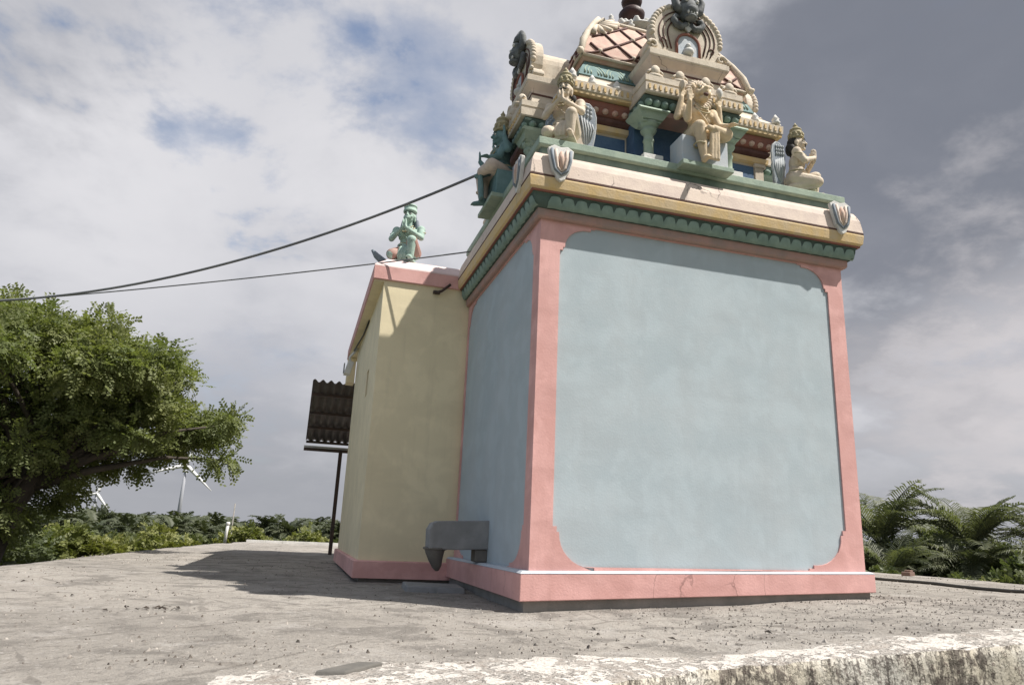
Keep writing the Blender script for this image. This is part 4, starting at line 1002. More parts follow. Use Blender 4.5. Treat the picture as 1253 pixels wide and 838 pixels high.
deity = thing('seated_deity_statue', 'blue green crowned seated statue with cream lower garment on the shaded left ledge', 'statue', (-.03, CY + .02, 3.80), -PI / 2); deity.scale = (.90,) * 3
seat_block(deity, M['teal']); hc = enthroned(deity, M['teal'], False)
crown_part((hc.x, hc.y, hc.z + .075), deity, M['crown'], 1.05, 1.2); face_paint(hc, deity, 1.1, False)
k = MB()
k.cap((-.09, .0, .39), (-.115, -.19, .40), .106, .084); k.cap((-.115, -.19, .39), (-.062, -.185, .13), .082, .058); k.cap((.09, .0, .39), (.235, -.17, .385), .102, .082); k.cap((.235, -.17, .375), (.07, -.245, .37), .076, .054); k.ball((0, .04, .395), (.165, .135, .105))
sculpt(k, 'lower_garment', M['cream'], deity, .012, 3)
k = MB(); k.ball((hc.x, hc.y + .04, hc.z + .02), (.09, .08, .09)); k.ball((hc.x, hc.y + .09, hc.z - .07), (.10, .05, .08)); k.build('hair', M['hair'], deity)

# ------------------------------------------------------------------ the hall behind
HX0, HX1, HY0, HY1 = -1.012, 4.0, 2.65, 6.3
hall = thing('temple_hall', 'cream yellow flat roofed temple hall with pink roof edge and pink skirting', 'building', (0, 0, 0))
def build_hall():
    rect = (HX0, HX1, HY0, HY1)
    mb = MB(); mb.box(HX0 + .03, HX1, HY0 + .03, HY1, -.3, .06); mb.build('footing', M['base'], hall)
    mb = MB(); mb.ring([(.0, .04), (-.045, .04), (-.045, .205), (-.03, .215), (.0, .216)], rect); mb.build('skirting', M['pink'], hall)
    # walls, with a slit ventilator let into the left one
    mb = MB(); vy0, vy1, vz0, vz1 = 3.60, 3.86, 2.12, 2.46
    mb.box(HX0 + .2, HX1, HY0 + .001, HY1, .1, 3.32)
    mb.box(HX0, HX0 + .2, HY0, vy0, .1, 3.32); mb.box(HX0, HX0 + .2, vy1, HY1, .1, 3.32); mb.box(HX0, HX0 + .2, vy0, vy1, .1, vz0); mb.box(HX0, HX0 + .2, vy0, vy1, vz1, 3.32)
    mb.build('wall', M['yellow_wall'], hall)
    mb = MB(); mb.box(HX0 + .10, HX0 + .12, vy0, vy1, vz0, vz1); v = mb.build('ventilator', M['iron'], hall)
    mb = MB()
    for k in range(4): mb.box(HX0 + .05, HX0 + .06, vy0, vy1, vz0 + .06 + .08 * k, vz0 + .075 + .08 * k)
    mb.build('louvre', M['grey_stone'], v)
    mb = MB(); mb.box(-1.14, 4.14, 2.622, 7.0, 3.303, 3.462); mb.build('roof_slab', M['pink'], hall, bevel=.006)
    mb = MB(); mb.box(-1.125, 4.125, 2.652, 6.98, 3.285, 3.3028); mb.build('soffit', M['yellow_wall'], hall)
    mb = MB(); mb.box(-1.13, -1.0, 6.7, 6.99, 2.86, 3.28); mb.build('corner_drop', M['yellow_wall'], hall)
    mb = MB(); mb.ring([(.0, 3.462), (.005, 3.48), (.17, 3.62), (.24, 3.63)], (-1.14, 4.14, 2.622, 7.0)); mb.build('roof_coping', M['pink_pale'], hall)
    mb = MB(); mb.tube([(-.42, 2.63, 3.22), (-.34, 2.60, 3.25), (-.25, 2.56, 3.33)], .016, 6); mb.box(-.44, -.36, 2.60, 2.66, 3.215, 3.245); mb.build('roof_bracket', M['iron'], hall)
build_hall()

# floodlight on the soffit
fl = thing('floodlight', 'small white floodlight on a bent arm under the hall roof edge', 'lamp', (-1.15, 6.0, 3.0))
mb = MB(); mb.hexa([(-.07, -.09, -.16), (.03, -.09, -.16), (.03, .09, -.16), (-.07, .09, -.16)], [(-.02, -.10, .04), (.08, -.10, .04), (.08, .10, .04), (-.02, .10, .04)]); mb.build('housing', M['lamp_white'], fl, bevel=.012)
mb = MB(); mb.tube([(.03, 0, .03), (.0, 0, .12), (.06, 0, .20), (.12, 0, .285)], .018, 8); mb.build('arm', M['lamp_white'], fl)
mb = MB(); mb.box(-.075, -.06, -.07, .07, -.13, .01); mb.build('lens', M['grey_stone'], fl)
mb = MB(); mb.tube([(-1.09, 6.0, 3.24), (-1.08, 5.5, 3.2), (-1.04, 4.9, 3.22), (-1.02, 4.3, 3.27)], .012, 6); o = mb.build('lamp_cable', M['hose']); tag(o, 'short dark cable running from the floodlight along the hall eave', 'cable')

# corrugated canopy on a post behind the hall
cn = thing('sheet_canopy', 'rusty corrugated sheet canopy on a thin iron post beyond the hall', 'canopy', (0, 0, 0))
def build_canopy():
    x0, x1, ya, yb, za, zb = -1.66, 1.2, 7.15, 9.6, 2.92, 2.165
    mb = MB(); n = 24 * 8; vs = []; fs = []
    for i in range(n + 1):
        x = x0 + (x1 - x0) * i / n; h = .026 * math.sin(2 * PI * (x - x0) / .135)
        vs += [(x, ya, za + h), (x, yb, zb + h), (x, ya, za + h + .004), (x, yb, zb + h + .004)]
    for i in range(n):
        a = 4 * i; fs += [(a, a + 1, a + 5, a + 4), (a + 2, a + 6, a + 7, a + 3), (a, a + 4, a + 6, a + 2), (a + 1, a + 3, a + 7, a + 5)]
    mb.add(vs, fs, True); mb.build('corrugated_sheet', M['rust'], cn)
    for t in (.16, .45, .70, .97):
        y = ya + (yb - ya) * t; z = za + (zb - za) * t - .05; mb = MB(); mb.box(x0 + .01, x1, y - .025, y + .025, z - .025, z + .022); mb.build('purlin', M['iron'], cn)
    mb = MB(); mb.box(x0 - .02, x1, 9.50, 9.56, 2.0, 2.06); mb.build('rail', M['lamp_white'], cn)
    mb = MB(); mb.box(x0 - .02, x1, 9.44, 9.50, 1.955, 2.01); mb.build('beam', M['iron'], cn)
    mb = MB(); mb.box(-1.0, -.93, 9.43, 9.50, gz(-1) - .02, 1.955); mb.build('post', M['iron'], cn)
    mb = MB(); mb.box(.95, 1.02, 9.43, 9.50, gz(1) - .02, 1.955); mb.build('post', M['iron'], cn)
build_canopy()

# kneeling monkey-faced statue on the hall roof
mk = thing('monkey_faced_statue', 'mint green kneeling monkey faced statue with curled tail on the hall roof corner', 'statue', (-.74, 3.0, 3.65), -.45); mk.scale = (.84,) * 3
body, hc = kneeling(mk, M['mint'], monkey=True); face_paint(hc, mk, 1.12, False)
k = MB(); k.ball((0, .03, .765), (.094, .088, .095)); k.ball((0, .08, .68), (.105, .05, .10))
for d in (-1, 1): k.cap((d * .10, .03, .70), (d * .115, .03, .60), .032, .036)
k.build('hair', M['wing'], mk)
k = MB(); k.lathe([(.10, 0), (.104, .015), (.10, .04), (.092, .045), (.094, .085), (.10, .09), (.098, .11), (.07, .12), (.02, .13)], (0, -.01, .825), 18); k.build('crown', M['mint'], mk)
k = MB(); k.ball((0, .03, .21), (.185, .16, .10)); k.cap((.10, .03, .20), (.128, -.20, .29), .110, .084); k.cap((-.10, .03, .20), (-.148, -.22, .09), .112, .086)
sculpt(k, 'loincloth', M['pink_grey'], mk, .013, 3)
k = MB(); k.tube([(-.06, .20, .08), (-.24, .22, .05), (-.38, .16, .10), (-.50, .08, .20), (-.56, .05, .28)], [.05, .062, .06, .045, .02], 10); k.build('tail', M['wing'], mk)

# ------------------------------------------------------------------ water spout, slabs and small things on the terrace
sp = thing('stone_spout', 'grey stone water spout jutting from the shaded left wall of the shrine', 'spout', (0, 1.35, 0))
mb = MB(); out = [(.02, .655), (-.45, .63), (-.50, .61), (-.53, .555), (-.525, .39), (-.30, .385), (-.02, .40), (.02, .40)]
mb.prism(out, .20, lambda u, v, w: (u, -.10 + w, v)); mb.build('trough', M['grey_stone'], sp, bevel=.01)
mb = MB(); mb.tube([(-.45, 0, .395), (-.45, 0, .36), (-.44, 0, .30), (-.425, 0, .235), (-.42, 0, .20)], [.10, .085, .065, .042, .015], 14); mb.lathe([(.085, .375), (.11, .385), (.11, .40), (.085, .405)], (-.45, 0, 0), 16); mb.build('lip', M['dark_stone'], sp)
mb = MB(); mb.box(-.10, .015, -.08, .08, .29, .398); mb.build('bracket', M['dark_stone'], sp, bevel=.01)

mb = MB(); mb.hexa([(-.66, 1.52, -.02), (-.12, 1.44, -.02), (-.08, 2.0, -.02), (-.62, 2.1, -.02)], [(-.65, 1.53, .055), (-.13, 1.45, .05), (-.09, 1.98, .05), (-.61, 2.08, .055)])
o = mb.build('stone_slab', M['grey_stone'], bevel=.012); tag(o, 'pale worn slab lying on the ground under the water spout', 'slab')
mb = MB(); z0 = floor_h(-1.4, -2.05)
mb.hexa([(-1.55, -2.16, z0 - .01), (-1.43, -2.19, z0 - .01), (-1.27, -2.04, z0 - .01), (-1.37, -1.99, z0 - .01)], [(-1.54, -2.15, z0 + .016), (-1.43, -2.18, z0 + .018), (-1.275, -2.04, z0 + .026), (-1.37, -2.0, z0 + .022)])
o = mb.build('flat_stone', M['dark_stone'], bevel=.006); tag(o, 'flat dark grey stone lying at the whitewashed edge in the foreground', 'stone')

pp = thing('vent_pipe', 'thin white pipe standing upright on the far rim of the terrace', 'pipe', (-3.38, 15.4, gz(-3)))
mb = MB(); mb.tube([(0, 0, -.02), (.01, 0, .25), (.02, 0, .46)], .038, 12); mb.build('shaft', M['pipe_white'], pp)
mb = MB(); mb.lathe([(.042, .44), (.052, .45), (.052, .50), (.038, .52)], (.02, 0, 0), 12); mb.build('cap', M['pipe_white'], pp)

mb = MB(); pts = []
for i in range(26):
    t = i / 25; x = 5.9 + .25 * math.sin(t * 3) + .06 * math.sin(t * 11); y = -.6 + 4.6 * t; pts.append((x, y, floor_h(x, y) + .018))
mb.tube(pts, .02, 8); o = mb.build('black_hose', M['hose']); tag(o, 'black hose lying along the right side of the terrace', 'hose')
mb = MB(); mb.box(-.13, .13, -.07, .07, 0, .07); mb.box(-.04, .11, -.055, .045, .07, .10); mb.xf(Matrix.Translation((8.30, 4.9, gz(8) - .01)) @ Matrix.Rotation(.5, 4, 'Z'))
o = mb.build('broken_brick', M['brick'], bevel=.012); tag(o, 'broken red brick on the right rim of the terrace in front of the palms', 'brick')
def debris():
    rnd = random.Random(8); mb = MB()
    for cx, cy, n, s_ in ((-2.45, -.1, 30, .10), (-.92, 6.2, 18, .2), (.45, -1.45, 22, .3), (-3.4, 1.2, 10, .6)):
        for _ in range(n):
            x = cx + rnd.gauss(0, s_); y = cy + rnd.gauss(0, s_ * .7); z = floor_h(x, y) + .004; a = rnd.random() * 6.3; L = rnd.uniform(.012, .03); w = L * rnd.uniform(.2, .45); ti = rnd.uniform(0, .02)
            c_, s2 = math.cos(a), math.sin(a)
            mb.add([(x - c_ * L, y - s2 * L, z), (x + s2 * w, y - c_ * w, z + ti), (x + c_ * L, y + s2 * L, z + ti * .6), (x - s2 * w, y + c_ * w, z + ti * .3)], [(0, 1, 2, 3)])
    o = mb.build('dry_leaves', M['bark']); tag(o, kind='stuff')
debris()

# overhead cables
def cable(nm, a, b, sag, rad, label, mat):
    a = Vector(a); b = Vector(b); mb = MB(); pts = []
    for i in range(71):
        t = i / 40; p = a + (b - a) * t; p.z -= sag * 4 * t * (1 - t); pts.append(p)
    mb.tube(pts, rad, 6); o = mb.build(nm, mat); tag(o, label, 'cable', 'cables strung from the shrine'); return o
cable('overhead_cable', (-.22, 1.5, 4.23), (-6.15, 5.0, 3.06), .37, .0145, 'thick upper cable sagging from the left ledge of the shrine over the tree', M['wire'])
cable('overhead_cable', (-.10, 2.2, 3.63), (-6.14, 5.0, 3.02), .05, .008, 'thin lower cable stretched from the shrine cornice past the roof statue', M['wire'])

# ------------------------------------------------------------------ vegetation
def leaf_object(name, V, F, tint, mat, parent):
    me = bpy.data.meshes.new(name)
    V = np.asarray(V, dtype=np.float32).reshape(-1, 3); nq = len(V) // 4
    me.vertices.add(len(V)); me.vertices.foreach_set('co', V.ravel())
    me.loops.add(nq * 4); me.loops.foreach_set('vertex_index', np.arange(nq * 4, dtype=np.int32))
    me.polygons.add(nq); me.polygons.foreach_set('loop_start', np.arange(0, nq * 4, 4, dtype=np.int32)); me.polygons.foreach_set('loop_total', np.full(nq, 4, dtype=np.int32))
    at = me.attributes.new('tint', 'FLOAT', 'FACE'); at.data.foreach_set('value', np.asarray(tint, dtype=np.float32))
    me.update(calc_edges=True); me.materials.append(mat)
    o = bpy.data.objects.new(name, me); COL.objects.link(o)
    if parent: o.parent = parent
    return o

def sprigs(rng, centres, radii, per, leaf=(.10, .028), n_leaf=9, stem=.22, droop=.5, shell=.55):
    """leafy twigs spread through clumps: every twig carries paired leaflets"""
    V = []; T = []
    for (c, r_), n in zip(zip(centres, radii), per):
        c = np.array(c); tc = rng.uniform(0, 1)
        for _ in range(n):
            d = rng.normal(size=3); d /= np.linalg.norm(d); d[2] = d[2] * .85 + .1
            p = c + d * np.array(r_) * (shell + (1 - shell) * rng.random()) * rng.uniform(.75, 1.1)
            ax = d + rng.normal(size=3) * .6; ax[2] -= droop * rng.random(); ax /= np.linalg.norm(ax)
            up = rng.normal(size=3) * .5 + np.array([0, 0, 1.0]); sd = np.cross(ax, up); sd /= (np.linalg.norm(sd) + 1e-6); nr = np.cross(sd, ax)
            t_ = np.clip(tc * .5 + rng.uniform(0, .5), 0, 1); L = stem * rng.uniform(.7, 1.3)
            for k in range(n_leaf):
                s_ = (k + 1) / n_leaf; b = p + ax * L * s_ - np.array([0, 0, 1]) * droop * .12 * L * s_ * s_
                dd = sd * (1 if k % 2 else -1) * .85 + ax * .5 + nr * rng.uniform(-.4, .2); dd /= np.linalg.norm(dd)
                ll = leaf[0] * rng.uniform(.7, 1.2); ww = leaf[1] * rng.uniform(.8, 1.25); w = np.cross(dd, nr + rng.normal(size=3) * .25); w /= (np.linalg.norm(w) + 1e-6)
                m = b + dd * ll * .5
                V += [b, m + w * ww, b + dd * ll, m - w * ww]; T.append(t_)
    return V, T

def limb_tree(parent, limbs, mat):
    mb = MB()
    for pts, rs in limbs: mb.tube(pts, rs, 9)
    return mb.build('trunk', mat, parent)

def big_tree():
    rng = np.random.default_rng(4)
    t = thing('shade_tree', 'large spreading shade tree with feathery green crown beside the terrace on the left', 'tree', (0, 0, 0))
    base = Vector((-5.85, 7.1, -1.2))
    limbs = [([base, (-5.9, 7.1, -.2), (-5.75, 7.15, .6), (-5.5, 7.2, 1.2)], [.30, .22, .20, .17])]
    # clump centres (x, z) in the plane of the crown, with depth spread
    cl = [(-6.6, 3.55, .55), (-6.2, 3.75, .42), (-7.3, 3.1, .8), (-5.6, 3.35, .5), (-5.15, 3.45, .5), (-4.75, 3.45, .42), (-4.55, 3.1, .45), (-4.1, 2.95, .48), (-3.72, 2.9, .36), (-5.9, 2.75, .6), (-5.2, 2.8, .5),
          (-4.6, 2.55, .5), (-4.0, 2.4, .5), (-3.55, 2.3, .38), (-3.2, 2.05, .32), (-2.82, 2.08, .17), (-2.72, 2.15, .12), (-3.0, 1.9, .2), (-6.5, 2.1, .7), (-5.7, 2.1, .55), (-5.05, 2.0, .5), (-4.45, 1.9, .48), (-3.85, 1.85, .42), (-3.4, 1.9, .28),
          (-2.92, 1.6, .16), (-7.0, 1.5, .7), (-6.2, 1.5, .55), (-5.35, 1.45, .42), (-4.85, 1.4, .38), (-4.4, 1.52, .28), (-3.95, 1.78, .22), (-5.2, 1.05, .26), (-4.75, 1.0, .2), (-6.0, .95, .4), (-6.9, .8, .5), (-6.5, 3.2, .6), (-6.6, 4.0, .3), (-5.85, 3.72, .3), (-5.1, 3.75, .25), (-4.3, 3.3, .25), (-6.7, .3, .5), (-7.2, .9, .6), (-6.1, .45, .38), (-5.45, .72, .30), (-5.75, .25, .36), (-5.1, .85, .24), (-6.3, -.1, .45), (-7.0, -.1, .5), (-2.85, 1.62, .13), (-7.6, 2.2, .7), (-7.4, 3.6, .6)]
    C = []; R_ = []; N = []
    for x, z, r_ in cl:
        half = .35 + 1.15 * min(1, r_ / .5)
        for k in range(3 if r_ > .3 else 1):
            y = 7.35 + (rng.uniform(-1, 1) * half) + .1 * (x + 5)
            s_ = (y + 5.2) / 12.6                              # keep the crown full seen from around, fuller to the rear
            C.append((x - .2 + rng.normal() * .12, y, z - (.18 if z > 2.9 and x > -5.3 else .05) + rng.normal() * .1)); q_ = rng.uniform(.7, 1.12); R_.append((r_ * q_, r_ * q_, r_ * .72 * q_)); N.append(int(330 * r_ ** 1.6 * q_ ** 2 * 1.25 + 22))
    V, T = sprigs(rng, C, R_, N, (.066, .019), 13, .27, .9, .25)
    for c, r_ in zip(C, R_):
        if rng.random() < .62:
            m = Vector((-5.4 + .25 * (c[0] + 5.4), 7.2, 1.2 + .4 * max(0, c[2] - 1.6))); e = Vector(c)
            k = m.lerp(e, .5) + Vector((0, 0, .12)); limbs.append(([Vector((-5.55, 7.2, .9)), m, k, e], [.09, .055, .028, .008]))
    limb_tree(t, limbs, M['bark']); leaf_object('crown', V, None, T, M['leaf_tree'], t)
big_tree()

def bush(name, label, x, y, rx, rz, mat, n, seed, group, leaf=(.07, .024), rise=0.0, cat='bush', stem=.2, flat=.8):
    rng = np.random.default_rng(seed); z0 = land_h(x, y)
    t = thing(name, label, cat, (x, y, z0), 0, group)
    C = []; R_ = []; N = []
    k = max(5, int(9 * rx))
    for i in range(k):
        a = rng.uniform(0, 2 * PI); q = math.sqrt(rng.random()) * .8; h = rng.uniform(.25, .85) * (1 - .5 * q)
        C.append((math.cos(a) * q * rx, math.sin(a) * q * rx * flat, h * rz + rise)); rr = rng.uniform(.28, .46) * min(rx, rz * .6); R_.append((rr, rr, rr * .85)); N.append(int(n / k))
    C += [(0, 0, rz * .25 + rise)]; R_ += [(rx * .8, rx * .8 * flat, rz * .3)]; N += [int(n * .3)]
    V, T = sprigs(rng, C, R_, N, leaf, 9, stem, .4, .4)
    mb = MB()
    for i in range(5):
        c = C[i % len(C)]; mb.tube([(rng.normal() * .05, rng.normal() * .05, -.1), (c[0] * .5, c[1] * .5, c[2] * .5), c], [.05, .035, .012], 6)
    mb.build('trunk', M['bark'], t); leaf_object('crown', V, None, T, mat, t)
    return t
G1 = 'bushes beyond the left rim of the terrace'
bush('green_bush', 'bright yellow green bush at the foot of the shade tree', -6.0, 12.6, 1.25, 1.75, M['leaf_bright'], 1300, 11, G1, (.085, .030))
bush('green_bush', 'low ragged bush between the shade tree trunk and the terrace rim', -5.6, 8.6, .65, 1.2, M['leaf_dark'], 600, 12, G1, (.06, .024))
bush('green_bush', 'low dark bush at the extreme left under the tree crown', -6.9, 8.4, 1.0, 1.45, M['leaf_dark'], 700, 13, G1, (.065, .026))
bush('green_bush', 'trailing light green shrub right of the bright bush', -5.1, 15.2, 1.1, 1.55, M['leaf_bright'], 900, 14, G1, (.085, .03))
bush('green_bush', 'rounded sunlit bush just right of the white pipe', -2.7, 19.6, 1.15, 2.05, M['leaf_bright'], 1300, 15, G1, (.10, .04))
bush('green_bush', 'low sprawling bush behind the far kerb left of the canopy post', -1.25, 20.0, 1.0, 1.6, M['leaf_bright'], 900, 16, G1, (.10, .04))
bush('green_bush', 'dark olive bush behind the white pipe', -4.2, 20.0, 1.0, 1.5, M['leaf_dark'], 800, 17, G1, (.10, .04))
bush('green_bush', 'tall dark thicket behind the shade tree trunk', -7.2, 9.8, 1.5, 2.3, M['leaf_dark'], 1800, 19, G1, (.075, .028))
b0 = bush('green_bush', 'dusky green bush in the gap between palms and white pipe', -5.6, 21.0, 1.4, 1.75, M['leaf_dark'], 1100, 18, G1, (.11, .042))
def scrub():
    rnd = random.Random(21)
    for i in range(34):
        az = rnd.uniform(-.60, .12); d = rnd.uniform(29, 44); x = -1.68 + math.sin(az) * d; y = -5.2 + math.cos(az) * d
        h = land_h(x, y); zt = .55 - d * rnd.uniform(-.001, .014)
        dup(b0, (x, y, h), rnd.random() * 6.28, 'one of the dark bushes crowded together below the far palms', 'dark bushes below the far palms', (1.5, 1.5, (zt - h) / 1.75))
scrub()

def palm(name, label, x, y, trunk, fl, nf, seed, mat, group, pairs=24, up=.55, lw=.03, far=False, z=None, droop_=.62):
    rng = np.random.default_rng(seed); z0 = land_h(x, y) if z is None else z
    t = thing(name, label, 'palm tree', (x, y, z0), 0, group)
    mb = MB(); lean = rng.normal() * .08; mb.tube([(0, 0, -.2), (lean * .4 * trunk, 0, trunk * .5), (lean * trunk, .02, trunk)], [.17, .12, .10] if not far else [.22, .16, .14], 8); mb.build('trunk', M['palm_bark'], t)
    V = []; T = []; rb = MB(); top = np.array([lean * trunk, .02, trunk])
    for i in range(nf):
        a = 2 * PI * (i * .381966) + rng.normal() * .15; el = (up + (1.25 - up) * rng.random() ** .8) if i % 4 else rng.uniform(-.1, .7)
        L = fl * rng.uniform(.8, 1.1); h = np.array([math.cos(a), math.sin(a), 0.0]); tint = rng.random()
        fd = droop_ * rng.uniform(.55, 1.35); pr = [top.copy()]; steps = 12; e = el
        for s_ in range(steps):
            pr.append(pr[-1] + (h * math.cos(e) + np.array([0, 0, 1]) * math.sin(e)) * L / steps); e -= (fd * .10 + .016 * s_ * fd) * rng.uniform(.7, 1.2)
        rb.tube([Vector(p) for p in pr[::2]], [.030 * fl / 3 * (1 - .9 * k / 6) + .004 for k in range(len(pr[::2]))], 5)
        for j in range(pairs):
            s_ = .10 + .90 * (j + .5) / pairs; q = s_ * steps; k = min(int(q), steps - 1); p = pr[k] + (pr[k + 1] - pr[k]) * (q - k)
            ax = pr[k + 1] - pr[k]; ax /= np.linalg.norm(ax); sd = np.cross(ax, np.array([0, 0, 1.0])); sd /= (np.linalg.norm(sd) + 1e-6); nr = np.cross(sd, ax)
            ll = fl * .27 * math.sin(PI * min(1, .18 + .80 * s_)) * rng.uniform(.85, 1.1) + .05
            for g in (-1, 1):
                if rng.random() < .10: continue
                d1 = sd * g * .8 + ax * .55 + nr * .25; d1 /= np.linalg.norm(d1); m = p + d1 * ll * .5; d2 = d1 - np.array([0, 0, 1]) * rng.uniform(.3, 1.1); d2 /= np.linalg.norm(d2); en = m + d2 * ll * .5
                w = ax * lw
                V += [p - w * .4, m - w, m + w, p + w * .4]; V += [m - w, en - w * .1, en + w * .1, m + w]; T += [tint, tint]
    rb.build('frond_stalks', M['palm_leaf'] if not far else mat, t); leaf_object('crown', V, None, T, mat, t)
    return t
G2 = 'coconut palms beyond the right rim'
palm('coconut_palm', 'tall dark young coconut palm directly right of the shrine wall', 15.0, 12.6, 1.75, 2.5, 24, 21, M['palm_leaf'], G2, 30, .85, .026, droop_=.62)
palm('coconut_palm', 'large dark coconut palm second from the right frame edge', 16.9, 11.0, 1.75, 2.35, 24, 22, M['palm_leaf'], G2, 30, .85, .026, droop_=.62)
palm('coconut_palm', 'coconut palm cut by the right frame edge', 18.2, 9.7, 1.4, 2.25, 22, 23, M['palm_leaf'], G2, 30, .85, .026, droop_=.62)
palm('coconut_palm', 'smaller palm between the two large right palms, standing further back', 18.6, 14.0, 1.7, 2.2, 20, 24, M['palm_leaf'], G2, 30, .85, .026, droop_=.62)
palm('coconut_palm', 'palm half hidden behind the lower right side of the shrine', 14.0, 14.4, 1.7, 2.3, 20, 25, M['palm_leaf'], G2, 30, .85, .026, droop_=.62)
palm('coconut_palm', 'low spreading palm sapling under the palm nearest the shrine', 13.9, 11.0, .9, 1.7, 24, 26, M['palm_leaf'], G2, 30, .85, .017)
palm('coconut_palm', 'low spreading palm sapling between the large right palms', 15.9, 10.6, 1.0, 1.7, 24, 27, M['palm_leaf'], G2, 30, .85, .017)
palm('coconut_palm', 'low palm sapling at the right frame edge behind the shrubs', 17.2, 8.8, 1.0, 1.8, 24, 28, M['palm_leaf'], G2, 30, .85, .017)
G3 = 'shrubs under the right palms'
bush('leafy_shrub', 'tall dark thicket behind the two large right palms', 17.6, 12.9, 2.2, 2.9, M['leaf_dark'], 2200, 38, G3, (.12, .036), cat='shrub')
bush('leafy_shrub', 'tall dark thicket between the shrine wall and the first large palm', 14.6, 13.6, 1.9, 2.7, M['leaf_dark'], 2000, 39, G3, (.12, .036), cat='shrub')
bush('leafy_shrub', 'tall dark thicket at the right frame edge behind the palms', 19.6, 10.6, 2.2, 2.9, M['leaf_dark'], 2000, 40, G3, (.12, .036), cat='shrub')
bush('leafy_shrub', 'dark shrub at the foot of the palm nearest the shrine', 11.9, 9.6, 1.2, 1.55, M['leaf_dark'], 1500, 31, G3, (.10, .035), cat='shrub')
bush('leafy_shrub', 'mid green shrub behind the broken brick', 12.5, 8.0, 1.2, 1.6, M['leaf_dark'], 1500, 32, G3, (.10, .035), cat='shrub')
bush('leafy_shrub', 'green shrub at the right frame edge below the cut palm', 13.2, 6.4, 1.3, 1.7, M['leaf_dark'], 1500, 33, G3, (.10, .035), cat='shrub')
bush('leafy_shrub', 'olive shrub filling the gap between the two large palms', 15.6, 12.4, 1.9, 2.5, M['leaf_dark'], 1600, 34, G3, (.13, .042), cat='shrub')
bush('leafy_shrub', 'tall olive shrub behind the palm cut by the frame edge', 18.6, 11.4, 1.9, 2.5, M['leaf_dark'], 1600, 37, G3, (.13, .042), cat='shrub')
bush('leafy_shrub', 'low weedy shrub along the terrace rim right of the brick', 10.3, 4.6, 1.0, 1.35, M['leaf_bright'], 1000, 35, G3, (.08, .03), cat='shrub')
bush('leafy_shrub', 'low weedy shrub along the terrace rim left of the brick', 10.1, 6.9, 1.0, 1.35, M['leaf_dark'], 1000, 36, G3, (.08, .03), cat='shrub')

# far tree line, palms and broad trees fading into the distance
G4 = 'palms in the far tree line'
def tree_line():
    rnd = random.Random(77)
    p0 = palm('far_palm', 'dark feather palm standing clear in the far tree line right of the turbine tower', -12.6, 52, 3.7, 2.3, 24, 41, M['palm_far'], G4, 16, .35, .07, True)
    p1 = palm('far_palm', 'bushy dark palm at the left of the far tree line, below the turbine tower', -17.4, 47, 3.0, 2.3, 22, 42, M['palm_far'], G4, 16, .35, .07, True)
    t0 = bush('far_tree', 'rounded hazy tree in the far tree line left of the canopy post', -1.3, 60, 3.0, 5.8, M['palm_far'], 2200, 51, 'broad trees in the far tree line', (.26, .10), 0, 'tree', .7)
    for i in range(150):
        az = rnd.uniform(-.66, .16) if i < 128 else rnd.uniform(.78, 1.06)
        d = rnd.uniform(46, 120); x = -1.68 + math.sin(az) * d; y = -5.2 + math.cos(az) * d; h = land_h(x, y)
        zt = .55 + d * rnd.uniform(.000, .017)
        if i % 5 < 4:
            q = rnd.choice((p0, p1)); s_ = (zt - h) / (5.4 if q is p0 else 4.7)
            dup(q, (x, y, h - .1), rnd.random() * 6.28, 'small palm among many in the hazy far tree line', G4, s_)
        else: dup(t0, (x, y, h - .1), rnd.random() * 6.28, 'small rounded tree among many in the hazy far tree line', 'broad trees in the far tree line', (zt - h) / 5.8)
tree_line()

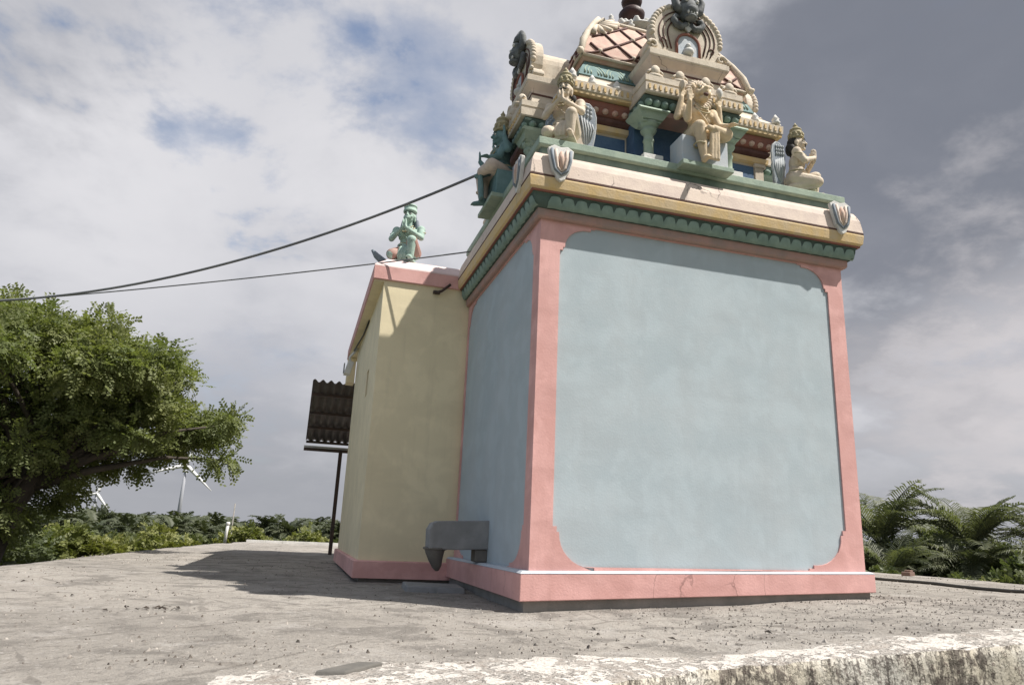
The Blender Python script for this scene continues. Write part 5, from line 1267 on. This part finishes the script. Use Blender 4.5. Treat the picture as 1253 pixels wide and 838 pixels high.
# utility pole and wind turbines
up_ = thing('utility_pole', 'thin far utility pole rising behind the rounded bush', 'pole', (-5.9, 50, land_h(-5.9, 50)))
mb = MB(); mb.tube([(0, 0, -.3), (0, 0, 1.75 - land_h(-5.9, 50))], [.055, .04], 8); mb.build('shaft', M['base'], up_)

def turbine(label, x, y, hub, blade, a0, yaw):
    z0 = land_h(x, y); t = thing('wind_turbine', label, 'wind turbine', (x, y, z0), yaw, 'wind turbines on the horizon'); H = hub - z0
    mb = MB(); mb.tube([(0, 0, -1), (0, 0, H * .5), (0, 0, H)], [2.0, 1.7, 1.2], 14); mb.build('tower', M['tower_grey'], t)
    mb = MB(); mb.hexa([(-1.4, -3, H - .6), (1.4, -3, H - .6), (1.4, 5, H - .6), (-1.4, 5, H - .6)], [(-1.3, -3, H + 2.2), (1.3, -3, H + 2.2), (1.3, 5, H + 1.8), (-1.3, 5, H + 1.8)]); mb.build('nacelle', M['turbine'], t)
    mb = MB(); mb.ball((0, -3.8, H + .8), (1.3, 1.8, 1.3)); mb.build('hub', M['turbine'], t)
    for k in range(3):
        a = a0 + k * 2 * PI / 3; d = Vector((math.cos(a), 0, math.sin(a))); n = Vector((-math.sin(a), 0, math.cos(a)))
        mb = MB(); vs = []; fs = []; q = [(0, 1.0, 1.0), (.10, 1.9, .6), (.25, 1.8, .45), (.6, 1.2, .28), (1, .35, .1)]
        for s_, w, th in q:
            c = Vector((0, -4, H + .8)) + d * blade * s_
            vs += [c - n * w, c + Vector((0, -th, 0)), c + n * w, c + Vector((0, th, 0))]
        for i in range(len(q) - 1):
            for j in range(4): fs.append((4 * i + j, 4 * i + (j + 1) % 4, 4 * i + 4 + (j + 1) % 4, 4 * i + 4 + j))
        fs += [(3, 2, 1, 0), (16, 17, 18, 19)]
        mb.add(vs, fs, True); mb.build('blade', M['turbine'], t)
    return t
turbine('white three bladed wind turbine on a grey tower, nearest of two on the horizon', -113.8, 786.9, 52.3, 36.0, math.radians(-42), math.radians(8))
turbine('farther white wind turbine mostly hidden behind the drooping tree crown', -233.2, 967.7, 24.5, 24.0, math.radians(-50), math.radians(12))
